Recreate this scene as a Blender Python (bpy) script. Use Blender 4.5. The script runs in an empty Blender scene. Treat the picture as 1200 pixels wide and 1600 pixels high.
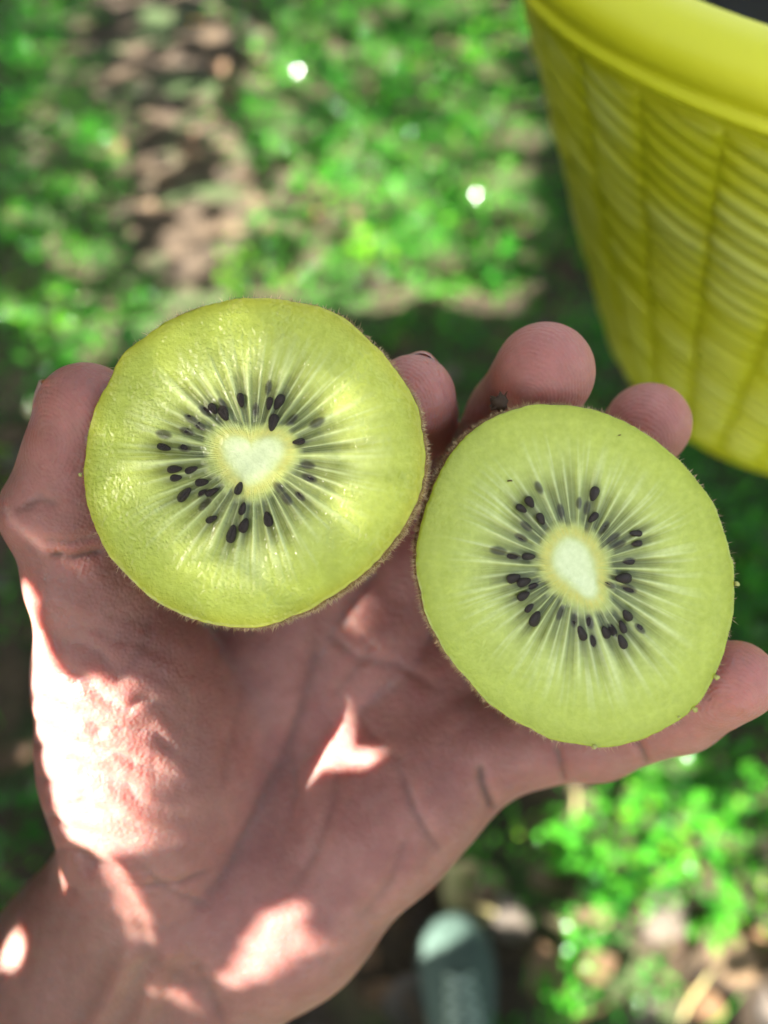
import bpy, math, random
import numpy as np
from mathutils import Matrix, Vector

SC = bpy.context.scene
COL = SC.collection
RNG = np.random.default_rng(11)
random.seed(5)

# ------------------------------------------------------------------ camera
PITCH = math.radians(33)            # off straight down
CAM_H = 1.20
F = 1200.0                          # focal length in photo pixels
cam = bpy.data.cameras.new('camera')
cam_o = bpy.data.objects.new('camera', cam)
COL.objects.link(cam_o)
cam_o.location = (0, 0, CAM_H)
cam_o.rotation_euler = (PITCH, 0, 0)
cam.sensor_fit = 'HORIZONTAL'
cam.sensor_width = 36
cam.lens = 36
cam.clip_start = 0.01
cam.clip_end = 400
cam.dof.use_dof = True
cam.dof.focus_distance = 0.1225
cam.dof.aperture_fstop = 10.3
SC.camera = cam_o
RC = np.array(Matrix.Rotation(PITCH, 3, 'X'))
CL = np.array([0, 0, CAM_H])

# ------------------------------------------------------------------ light
SUN = np.array([-0.78, 0.20, 0.59]); SUN /= np.linalg.norm(SUN)
SUN = RC @ SUN                      # direction towards the sun, in the world
SUN_EL = math.asin(SUN[2])
SUN_AZ = math.atan2(SUN[0], SUN[1])
world = bpy.data.worlds.new('World')
SC.world = world
world.use_nodes = True
wn = world.node_tree
wn.nodes.clear()
sky = wn.nodes.new('ShaderNodeTexSky')
sky.sky_type = 'NISHITA'
sky.sun_disc = False
sky.sun_elevation = SUN_EL
sky.sun_rotation = SUN_AZ
sky.dust_density = 2.5
hsv = wn.nodes.new('ShaderNodeHueSaturation')
hsv.inputs['Saturation'].default_value = 0.45
bg = wn.nodes.new('ShaderNodeBackground')
bg.inputs['Strength'].default_value = 0.075
wo = wn.nodes.new('ShaderNodeOutputWorld')
wn.links.new(sky.outputs[0], hsv.inputs['Color'])
wn.links.new(hsv.outputs[0], bg.inputs['Color'])
wn.links.new(bg.outputs[0], wo.inputs[0])
sun = bpy.data.lights.new('sun', 'SUN')
sun.energy = 5.0
sun.angle = math.radians(0.45)
sun.color = (1.0, 0.95, 0.87)
sun_o = bpy.data.objects.new('sun', sun)
COL.objects.link(sun_o)
sun_o.rotation_euler = Vector(SUN).to_track_quat('Z', 'Y').to_euler()
sun_o.location = tuple(SUN * 6)
SC.view_settings.view_transform = 'Standard'
SC.view_settings.look = 'None'
SC.view_settings.gamma = 1.0
SC.view_settings.exposure = 3.0
SC.render.engine = 'CYCLES'
SC.cycles.use_denoising = True
SC.cycles.max_bounces = 6
SC.cycles.diffuse_bounces = 3
SC.cycles.transmission_bounces = 3
SC.cycles.sample_clamp_indirect = 6
SC.cycles.caustics_reflective = False
SC.cycles.caustics_refractive = False


# ------------------------------------------------------------------ helpers
def camv(px, py, d):                # photo pixel at depth d (m) -> camera space
    return np.array([(px - 600) / F * d, -(py - 800) / F * d, -d])


def P(px, py, d):
    return RC @ camv(px, py, d) + CL


def ray_plane(px, py, p0, n):       # camera space ray/plane hit
    r = np.array([(px - 600) / F, -(py - 800) / F, -1.0])
    return r * (np.dot(p0, n) / np.dot(r, n))


def G(px, py, z=0.0):               # pixel -> point on the ground
    r = RC @ np.array([(px - 600) / F, -(py - 800) / F, -1.0])
    return CL + r * ((z - CAM_H) / r[2])


def to_px(w):                       # world -> photo pixels
    c = (np.asarray(w) - CL) @ RC
    return np.stack([600 + F * c[..., 0] / -c[..., 2], 800 - F * c[..., 1] / -c[..., 2]], -1)


def mesh(name, v, f, mat=None, smooth=True):
    m = bpy.data.meshes.new(name)
    v = np.asarray(v, dtype=np.float32)
    if isinstance(f, np.ndarray):
        n = f.shape[1]
        m.vertices.add(len(v))
        m.vertices.foreach_set('co', v.ravel())
        m.loops.add(f.size)
        m.loops.foreach_set('vertex_index', f.astype(np.int32).ravel())
        m.polygons.add(len(f))
        m.polygons.foreach_set('loop_start', np.arange(len(f), dtype=np.int32) * n)
        m.polygons.foreach_set('use_smooth', np.full(len(f), smooth))
    else:
        m.from_pydata([tuple(map(float, a)) for a in v], [], f)
        m.polygons.foreach_set('use_smooth', np.full(len(f), smooth))
    m.update(calc_edges=True)
    m.validate()
    if mat is not None:
        m.materials.append(mat)
    return m


def obj(name, m, parent=None, loc=None):
    o = bpy.data.objects.new(name, m)
    COL.objects.link(o)
    if parent is not None:
        o.parent = parent
    if loc is not None:
        o.location = tuple(float(a) for a in loc)
    return o


def thing(name, label, cat, loc=(0, 0, 0), rot=None, group=None):
    o = bpy.data.objects.new(name, None)
    COL.objects.link(o)
    o.empty_display_size = 0.02
    o.location = tuple(float(a) for a in loc)
    if rot is not None:
        o.rotation_euler = rot
    return tag(o, label, cat, group)


def tag(o, label=None, cat=None, group=None, kind=None):
    if label:
        o['label'] = label
    if cat:
        o['category'] = cat
    if group:
        o['group'] = group
    if kind:
        o['kind'] = kind
    return o


def col_attr(m, name, rgb):
    a = m.attributes.new(name, 'FLOAT_COLOR', 'POINT')
    c = np.ones((len(rgb), 4), np.float32)
    c[:, :3] = rgb
    a.data.foreach_set('color', c.ravel())


def flt_attr(m, name, v):
    a = m.attributes.new(name, 'FLOAT', 'POINT')
    a.data.foreach_set('value', np.asarray(v, np.float32))


def srgb(r, g, b):
    c = np.array([r, g, b]) / 255.0
    return np.where(c <= .04045, c / 12.92, ((c + .055) / 1.055) ** 2.4)


def vnoise(p, seed=0):
    """smooth value noise in [-1,1] at points p (n,2 or n,3)"""
    p = np.asarray(p, float)
    i = np.floor(p).astype(np.int64)
    f = p - i
    f = f * f * (3 - 2 * f)
    d = p.shape[1]
    out = 0
    for c in range(2 ** d):
        w = 1.0
        h = np.full(len(p), seed * 7919 + 13, np.int64)
        for k in range(d):
            b = (c >> k) & 1
            w = w * (f[:, k] if b else 1 - f[:, k])
            h = (h * 73856093) ^ ((i[:, k] + b) * (19349663, 83492791, 49979687)[k])
        h = (h ^ (h >> 13)) * 1274126177
        h = (h ^ (h >> 16)) & 0xFFFFFF
        out = out + w * (h / 0xFFFFFF * 2 - 1)
    return out


def fbm(p, seed=0, n=3):
    s = 0
    a = 1.0
    for k in range(n):
        s = s + a * vnoise(p * 2 ** k, seed + k)
        a *= .5
    return s


def tube(pts, rad, n=8, caps=True):
    pts = np.asarray(pts, float)
    m = len(pts)
    tg = unit(np.gradient(pts, axis=0))
    ref = np.array([0, 0, 1.0]) if abs(tg[0][2]) < .9 else np.array([1.0, 0, 0])
    v = []
    u = unit(np.cross(tg[0], ref))
    for i in range(m):
        u = unit(u - tg[i] * np.dot(u, tg[i]))
        w = np.cross(tg[i], u)
        for k in range(n):
            a = 2 * np.pi * k / n
            v.append(pts[i] + (u * math.cos(a) + w * math.sin(a)) * rad[i])
    f = [(i * n + k, i * n + (k + 1) % n, (i + 1) * n + (k + 1) % n, (i + 1) * n + k) for i in range(m - 1) for k in range(n)]
    if caps:
        f += [tuple(range(n))[::-1], tuple((m - 1) * n + k for k in range(n))]
    return np.array(v), f


# ---- materials
def mat_new(name):
    m = bpy.data.materials.new(name)
    m.use_nodes = True
    nt = m.node_tree
    return m, nt, nt.nodes['Principled BSDF']


def nod(nt, t, **kw):
    n = nt.nodes.new(t)
    for k, v in kw.items():
        if k in n.inputs:
            n.inputs[k].default_value = v
        else:
            setattr(n, k, v)
    return n


def noise(nt, scale, detail=3, rough=.5, coord='Object'):
    tc = nod(nt, 'ShaderNodeTexCoord')
    n = nod(nt, 'ShaderNodeTexNoise', Scale=scale, Detail=detail, Roughness=rough)
    nt.links.new(tc.outputs[coord], n.inputs['Vector'])
    return n


def ramp(nt, src, stops):
    r = nod(nt, 'ShaderNodeValToRGB')
    el = r.color_ramp.elements
    while len(el) < len(stops):
        el.new(.5)
    for e, (p, c) in zip(el, stops):
        e.position = p
        e.color = (*c, 1)
    nt.links.new(src, r.inputs[0])
    return r


def bump(nt, bs, h, dist, strength=1.0, prev=None):
    b = nod(nt, 'ShaderNodeBump', Strength=strength, Distance=dist)
    nt.links.new(h, b.inputs['Height'])
    if prev is not None:
        nt.links.new(prev.outputs[0], b.inputs['Normal'])
    nt.links.new(b.outputs[0], bs.inputs['Normal'])
    return b


def simple(name, stops, scale, rough=.6, bumpd=0, detail=4, spec=.5, bscale=None):
    m, nt, bs = mat_new(name)
    n = noise(nt, scale, detail)
    r = ramp(nt, n.outputs['Fac'], stops)
    nt.links.new(r.outputs[0], bs.inputs['Base Color'])
    bs.inputs['Roughness'].default_value = rough
    bs.inputs['Specular IOR Level'].default_value = spec
    if bumpd:
        n2 = noise(nt, bscale or scale * 3, 3)
        bump(nt, bs, n2.outputs['Fac'], bumpd)
    return m


def leaf_mat(name, c1, c2, trans, rough=.35, scale=60):
    """two-sided leaf: glossy diffuse face with some light coming through"""
    m, nt, bs = mat_new(name)
    n = noise(nt, scale, 2, coord='Object')
    r = ramp(nt, n.outputs['Fac'], [(.35, c1), (.65, c2)])
    nt.links.new(r.outputs[0], bs.inputs['Base Color'])
    bs.inputs['Roughness'].default_value = rough
    bs.inputs['Specular IOR Level'].default_value = .42
    tr = nod(nt, 'ShaderNodeBsdfTranslucent')
    mx = nod(nt, 'ShaderNodeMixShader', Fac=trans)
    hs = nod(nt, 'ShaderNodeHueSaturation', Saturation=1.1, Value=1.6)
    nt.links.new(r.outputs[0], hs.inputs['Color'])
    nt.links.new(hs.outputs[0], tr.inputs['Color'])
    nt.links.new(bs.outputs[0], mx.inputs[1])
    nt.links.new(tr.outputs[0], mx.inputs[2])
    nt.links.new(mx.outputs[0], nt.nodes['Material Output'].inputs[0])
    return m


# ------------------------------------------------------------------ ground
def ground():
    n = 260
    t = np.linspace(-1, 1, n)
    w = np.sinh(t * 5.2) / math.sinh(5.2) * 60
    x, y = np.meshgrid(w, w + 0.8, indexing='ij')
    p = np.stack([x.ravel(), y.ravel()], 1)
    near = np.exp(-((p[:, 0]) ** 2 + (p[:, 1] - .8) ** 2) / 9)
    z = (fbm(p * 5, 3) * .012 + fbm(p * 23, 5) * .006) * near - .004
    i, j = np.meshgrid(np.arange(n - 1), np.arange(n - 1), indexing='ij')
    a = (i * n + j).ravel()
    f = np.stack([a, a + n, a + n + 1, a + 1], 1)
    m, nt, bs = mat_new('soil')
    n1 = noise(nt, 14, 6, .65)
    r = ramp(nt, n1.outputs['Fac'], [(.30, srgb(38, 31, 23)), (.5, srgb(70, 57, 42)), (.70, srgb(108, 90, 68))])
    n3 = noise(nt, 5, 3)
    r3 = ramp(nt, n3.outputs['Fac'], [(.5, (0, 0, 0)), (.62, (1, 1, 1))])
    mix = nod(nt, 'ShaderNodeMixRGB')
    mix.inputs[2].default_value = (*srgb(56, 74, 34), 1)
    nt.links.new(r3.outputs[0], mix.inputs[0])
    nt.links.new(r.outputs[0], mix.inputs[1])
    nt.links.new(mix.outputs[0], bs.inputs['Base Color'])
    bs.inputs['Roughness'].default_value = .9
    n2 = noise(nt, 70, 5)
    bump(nt, bs, n2.outputs['Fac'], .01)
    o = obj('ground', mesh('ground', np.c_[p, z], f, m))
    tag(o, 'bare brown orchard soil showing between weeds and fallen leaves', 'ground', kind='structure')


ground()


# green density over the ground, described where it grows
def gauss(p, c, r):
    return np.exp(-(((p - np.array(c)) / np.array(r)) ** 2).sum(-1))


def green_density(xy):
    q = to_px(np.c_[xy, np.zeros(len(xy))])
    d = np.full(len(xy), .30)
    d += .95 * gauss(q, (700, 200), (260, 330))
    d += .5 * gauss(q, (60, 150), (140, 330))
    d += .45 * gauss(q, (120, 480), (140, 160))
    d += .8 * gauss(q, (1130, 860), (160, 230))
    d += .55 * gauss(q, (1060, 1300), (180, 150))
    d -= 1.0 * gauss(q, (250, 110), (95, 190))
    d -= .8 * gauss(q, (310, 370), (85, 130))
    d -= .5 * gauss(q, (660, 1500), (170, 200))
    d -= .3 * gauss(q, (1020, 1560), (160, 90))
    d -= .2 * gauss(q, (0, 1250), (100, 250))
    d += .35 * fbm(xy * 4.0, 21)
    out = (q[:, 0] < -300) | (q[:, 0] > 1500) | (q[:, 1] < -200) | (q[:, 1] > 1900)
    d[out] = .45 + .4 * fbm(xy[out] * 3.0, 22)
    return np.clip(d, 0, 1.2)


GREENS = [leaf_mat('weed_leaf_green', srgb(48, 126, 32), srgb(92, 176, 50), .42, .11),
          leaf_mat('weed_leaf_deep_green', srgb(38, 108, 36), srgb(70, 148, 50), .38, .11),
          leaf_mat('weed_leaf_lime', srgb(92, 150, 36), srgb(136, 184, 56), .42, .11)]


def leaflets(c, ax, nr, L, W):
    """bent diamond leaflets: c base, ax direction, nr normal -> verts, quads"""
    n = len(c)
    sd = np.cross(ax, nr)
    L = L[:, None]
    W = W[:, None]
    v = np.stack([c,
                  c + ax * L * .45 + sd * W - nr * L * .02,
                  c + ax * L * .5 + nr * L * .10,
                  c + ax * L * .45 - sd * W - nr * L * .02,
                  c + ax * L - nr * L * .12,
                  ], 1).reshape(-1, 3)
    b = np.arange(n) * 5
    f = np.concatenate([np.stack([b, b + 1, b + 2], 1), np.stack([b, b + 2, b + 3], 1),
                        np.stack([b + 1, b + 4, b + 2], 1), np.stack([b + 2, b + 4, b + 3], 1)])
    return v, f


def unit(v):
    return v / np.maximum(np.linalg.norm(v, axis=-1, keepdims=True), 1e-9)


def plant_leaves(xy, h, nl, size, rng):
    """leaflets of small spreading weeds rooted at xy"""
    n = len(xy)
    k = np.repeat(np.arange(n), nl)
    ang = rng.uniform(0, 2 * np.pi, len(k))
    rad = rng.uniform(0.1, 1, len(k)) ** .7
    hh = h[k] * rng.uniform(.25, 1, len(k))
    c = np.c_[xy[k] + np.stack([np.cos(ang), np.sin(ang)], 1) * (rad * h[k] * .9)[:, None], hh]
    ax = unit(np.c_[np.cos(ang), np.sin(ang), rng.uniform(-.3, .6, len(k))] + rng.normal(0, .4, (len(k), 3)))
    nr = unit(np.c_[rng.normal(0, .45, (len(k), 2)), np.ones(len(k))])
    nr = unit(nr - (nr * ax).sum(1)[:, None] * ax)
    L = size[k] * rng.uniform(.6, 1.25, len(k))
    return leaflets(c, ax, nr, L, L * rng.uniform(.22, .36, len(k)))


def vegetation():
    rng = np.random.default_rng(2)
    for gi, (mat, cnt, nl, s0, s1) in enumerate([(GREENS[0], 9500, 18, .007, .019), (GREENS[1], 7800, 18, .008, .020),
                                                 (GREENS[2], 1950, 12, .008, .020)]):
        xy = np.c_[rng.uniform(-2.6, 2.6, cnt), rng.uniform(-1.2, 3.6, cnt)]
        xy = xy[rng.random(cnt) < green_density(xy)]
        n = len(xy)
        h = rng.uniform(.015, .075, n)
        v, f = plant_leaves(xy, h, nl, rng.uniform(s0, s1, n), rng)
        nm = ('ground_cover', 'clover_carpet', 'moss_sprigs')[gi]
        o = obj(nm, mesh(nm, v, f, mat))
        tag(o, ('bright green weed leaves carpeting the orchard soil', 'deep green low weed leaves between the brighter weeds',
                'small lime green sprigs scattered among the weeds')[gi], 'weeds', kind='stuff')
    # grass blades
    n = 10000
    xy = np.c_[rng.uniform(-2.2, 2.2, n), rng.uniform(-1, 3.2, n)]
    xy = xy[rng.random(n) < green_density(xy) * .8]
    n = len(xy)
    a = rng.uniform(0, 2 * np.pi, n)
    d = np.c_[np.cos(a), np.sin(a), np.zeros(n)]
    L = rng.uniform(.04, .12, n)[:, None]
    w = np.c_[-np.sin(a), np.cos(a), np.zeros(n)] * rng.uniform(.0012, .0026, n)[:, None]
    b = np.c_[xy, np.zeros(n)]
    up = np.array([0, 0, 1.0])
    lean = rng.uniform(.3, 1.1, n)[:, None]
    mid = b + d * L * .35 * lean + up * L * .6
    tip = b + d * L * lean + up * L * .75
    v = np.stack([b - w, b + w, mid + w * .8, mid - w * .8, tip], 1).reshape(-1, 3)
    k = np.arange(n) * 5
    f = np.concatenate([np.stack([k, k + 1, k + 2], 1), np.stack([k, k + 2, k + 3], 1), np.stack([k + 3, k + 2, k + 4], 1)])
    o = obj('grass', mesh('grass', v, f, GREENS[0]))
    tag(o, 'thin green grass blades growing through the weeds', 'grass', kind='stuff')
    # single larger weeds one can tell apart
    bv, bf = leaflets(np.zeros((1, 3)), np.array([[0, 1.0, 0]]), np.array([[0, 0, 1.0]]), np.ones(1), np.full(1, .30))
    lms = [mesh('leaf', bv, bf, g) for g in GREENS]
    for i, (px, py, r, gi, lab) in enumerate(WEEDS):
        c = G(px, py)
        o = thing('weed', lab, 'weed', (c[0], c[1], 0), group='leafy weeds on the orchard floor')
        tips = []
        for k in range(20):
            a = rng.uniform(0, 2 * np.pi)
            rad = rng.uniform(.15, 1) ** .7 * r * .9
            q = np.array([math.cos(a) * rad, math.sin(a) * rad, r * rng.uniform(.3, 1)])
            lo_ = obj('leaf', lms[gi], o, q)
            s_ = r * rng.uniform(.38, .7)
            lo_.scale = (s_, s_, s_)
            lo_.rotation_euler = (rng.normal(.05, .35), rng.normal(0, .35), a - math.pi / 2 + rng.normal(0, .3))
            if k % 3 == 0:
                tips.append(q)
        sv, sf = [], []
        for q in tips:
            tv, tf = tube([q * 0, q * [.35, .35, .6], q], [.0012, .001, .0006], 3, False)
            sf += [tuple(int(x) + len(sv) for x in ff) for ff in tf]
            sv += list(tv)
        st = obj('stems', mesh('stems', np.array(sv), sf, GREENS[1]), o)
        st['kind'] = 'stuff'


WEEDS = [(930, 1335, .06, 0, 'bright sunlit leafy weed just below the little finger'),
         (1030, 1288, .05, 0, 'small green weed right of the sunlit leafy weed under the little finger'),
         (1105, 1235, .07, 0, 'bushy weed at the foot of the fruit bucket side, under the little finger tip'),
         (980, 1375, .05, 1, 'small dark weed between the sunlit leafy weed and the greyish leaf'),
         (1095, 1405, .05, 0, 'small weed just above the large beige fallen leaf'),
         (1150, 885, .07, 0, 'bright weed beside the edge of the right kiwi half, under the bucket'),
         (1180, 965, .06, 1, 'deep green weed just above the little finger tip'),
         (1110, 805, .06, 0, 'weed in the gap between bucket bottom and the oval core kiwi half'),
         (600, 400, .06, 2, 'sunlit weed standing above the shiny kiwi half'),
         (490, 300, .05, 0, 'glinting weed at the border of the bare soil strip'),
         (380, 432, .05, 2, 'lime weed peeking over the top edge of the shiny kiwi half'),
         (160, 222, .05, 0, 'small weed with white glints left of the bare soil strip'),
         (75, 510, .05, 2, 'small lime weed above the thumb tip'),
         (770, 420, .06, 1, 'dark weed above the middle finger tip'),
         (30, 1290, .05, 1, 'dark weed left of the sunlit ball of the thumb')]


vegetation()

# fallen leaves
TANS = [simple('dead_leaf_' + n, [(.3, srgb(*a)), (.7, srgb(*b))], 45, .38, .0015) for n, a, b in
        [('tan', (96, 76, 54), (136, 112, 84)), ('brown', (92, 68, 46), (132, 102, 72)),
         ('dark', (52, 40, 30), (84, 66, 50)), ('grey', (92, 82, 70), (128, 116, 104)),
         ('straw', (168, 156, 102), (198, 186, 130)), ('yellow', (214, 160, 30), (236, 190, 60))]]


def dead_leaf_mesh(seed, mat):
    r = np.random.default_rng(seed)
    nu, nv = 8, 5
    u = np.linspace(0, 1, nu)
    prof = np.sin(np.pi * np.clip(u * .93 + .06, 0, 1) ** .8) * r.uniform(.34, .48)
    v = []
    cu, cv = r.uniform(-.5, .9), r.uniform(-.2, .5)
    for i in range(nu):
        for j in range(nv):
            s = (j / (nv - 1) * 2 - 1)
            w = prof[i] * (1 + r.uniform(-.15, .15) * (abs(s) > .9))
            x = u[i] - .5
            y = s * w
            z = cu * (x * x) + cv * y * y * 2 + r.normal(0, .015) - .05 * (1 - abs(s)) * 1.2
            v.append((x, y, z))
    f = np.array([(i * nv + j, (i + 1) * nv + j, (i + 1) * nv + j + 1, i * nv + j + 1) for i in range(nu - 1) for j in range(nv - 1)])
    v = np.array(v)
    v[:, 2] -= v[:, 2].min()
    m = mesh('fallen_leaf', v, f, mat)
    return m


def fallen_leaves():
    rng = np.random.default_rng(8)
    special = [(1135, 1490, .075, 0, 'large beige fallen leaf near the grass beside the lower right weeds'),
               (722, 1385, .10, 4, 'large straw coloured fallen leaf in front of the shoe toe'),
               (312, 42, .055, 5, 'bright yellow fallen leaf on the bare soil strip'),
               (1190, 1590, .07, 3, 'pale grey fallen leaf lying in a sunlit spot at the picture corner'),
               (765, 200, .055, 3, 'pale fallen leaf alone among the dense green weeds'),
               (1030, 1440, .08, 3, 'pale greyish leaf in the sun between weeds and beige leaf'),
               (1078, 1350, .05, 0, 'narrow pinkish tan leaf standing among the lower right weeds'),
               (850, 1520, .08, 1, 'curled brown leaf lying beside the shoe')]
    for px, py, s, k, lab in special:
        c = G(px, py)
        o = obj('fallen_leaf', dead_leaf_mesh(int(px), TANS[k]), loc=(c[0], c[1], .012))
        o.scale = (s, s, s)
        o.rotation_euler = (rng.normal(0, .2), rng.normal(0, .2), rng.uniform(0, 6.28))
        tag(o, lab, 'leaf')
    kinds = [(dead_leaf_mesh(100 + i, TANS[(0, 1, 2, 1, 2, 3)[i % 6]]), (0, 1, 2, 1, 2, 3)[i % 6]) for i in range(12)]
    labs = ['tan fallen leaf lying on the orchard floor', 'brown fallen leaf lying on the orchard floor',
            'dark rotting leaf lying on the orchard floor', 'pale grey fallen leaf lying on the orchard floor']
    n = 0
    while n < 230:
        q = (rng.uniform(-60, 1260), rng.uniform(-60, 1660))
        c = G(*q)
        g = green_density(np.array([c[:2]]))[0]
        if rng.random() < g * .9 + .02:
            continue
        m, k = kinds[rng.integers(len(kinds))]
        s = rng.uniform(.03, .075)
        o = obj('fallen_leaf', m, loc=(c[0], c[1], rng.uniform(.002, .02)))
        o.scale = (s, s, s)
        o.rotation_euler = (rng.normal(0, .35), rng.normal(0, .35), rng.uniform(0, 6.28))
        tag(o, labs[k], 'leaf', ('tan', 'brown', 'dark rotting', 'pale grey')[k] + ' fallen leaves on the soil')
        n += 1
    # twigs and straws
    for px, py, L, a, k in [(1085, 1545, .17, .9, 4), (895, 1265, .06, 1.5, 4), (655, 1590, .12, 2.3, 1), (900, 1590, .14, .4, 1), (240, 150, .13, 2.5, 2),
                            (360, 500, .1, .7, 2)]:
        c = G(px, py)
        pts = np.array([[-.5, 0, .012], [-.15, .03, .016], [.2, -.02, .02], [.5, .02, .012]]) * [L, L, 1]
        v, f = tube(pts, [.0016, .002, .0018, .001], 6)
        o = obj('straw' if k == 4 else 'twig', mesh('twig', v, f, TANS[k]), loc=(c[0], c[1], .01))
        o.rotation_euler = (0, 0, a)
        lab = {1085: 'pale dry straw stalk on the ground below the beige leaf', 895: 'short pale straw standing just below the little finger',
               655: 'thin brown twig lying left of the shoe', 900: 'thin brown twig on the soil right of the shoe',
               240: 'dark twig on the bare soil at the top', 360: 'dark twig on the soil above the kiwi half with the shiny cut face'}[px]
        tag(o, lab, 'straw' if k == 4 else 'twig')


fallen_leaves()


# ------------------------------------------------------------------ vine canopy overhead (unseen; leaves set around gaps to place the sun patches)
E1 = unit(np.cross(SUN, [0, 0, 1.0]))
E2 = np.cross(SUN, E1)


def ab(w):
    return np.array([np.dot(w, E1), np.dot(w, E2)])


HAND_HOLES = [  # pixel, depth, radius of the sun patch on the hand (m)
    (44, 930, .146, .002), (52, 980, .147, .004), (62, 1035, .147, .004), (74, 1090, .147, .0055), (92, 1145, .147, .0075), (112, 1200, .148, .0070),
    (130, 1250, .149, .0062), (120, 1285, .150, .0055), (160, 1200, .147, .0025), (185, 1262, .149, .0020), (165, 1305, .152, .003),
    (118, 1098, .147, .0015), (170, 1160, .147, .0020), 
    (205, 1212, .148, .0016), (215, 1262, .150, .0008), (205, 1308, .152, .0016), 
    (520, 1098, .158, .0016), (521, 1122, .158, .0020), (525, 1150, .158, .0024), (534, 1180, .158, .0024), (566, 1186, .158, .0014), (598, 1178, .158, .0006),
    (464, 1428, .154, .0016), (450, 1455, .154, .0034), (428, 1485, .154, .0034), (395, 1512, .156, .0022), (360, 1534, .156, .0012),
    (182, 1362, .158, .0012), (196, 1392, .158, .0014), (210, 1425, .158, .0012), (222, 1462, .158, .0008), (98, 1375, .160, .0012),
    (18, 1485, .165, .0035), (268, 1552, .160, .0010), (312, 1588, .160, .0010),
]
GROUND_HOLES = [(310, 40, 20), (385, 65, 14), (310, 120, 12), (315, 195, 24), (345, 290, 20), (390, 300, 20), (350, 315, 16), (265, 335, 24),
                (290, 385, 22), (262, 365, 18), (420, 190, 14), (418, 150, 12), (445, 268, 18), (495, 275, 18), (580, 355, 18), (610, 400, 22),
                (632, 432, 20), (605, 378, 14), (525, 400, 20), (392, 430, 24), (360, 452, 22), (480, 430, 22), (165, 218, 14), (135, 200, 12),
                (168, 232, 16), (70, 508, 18), (240, 480, 18), (100, 552, 20), (178, 396, 12), (15, 625, 14), (766, 200, 18), (806, 260, 14),
                (838, 20, 26), (822, 50, 16), (626, 95, 12), (470, 118, 12), (575, 55, 14), (556, 20, 12), (500, 60, 10), (690, 20, 10), (220, 8, 20),
                (1000, 1400, 18), (1030, 1450, 20), (932, 1335, 20), (1030, 1285, 14), (1080, 1350, 14), (1180, 1590, 34), (892, 1262, 14),
                (694, 1456, 27), (20, 1170, 12), (15, 330, 10), (50, 130, 10), (760, 90, 10), (660, 300, 9), (540, 300, 10)]


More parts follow.
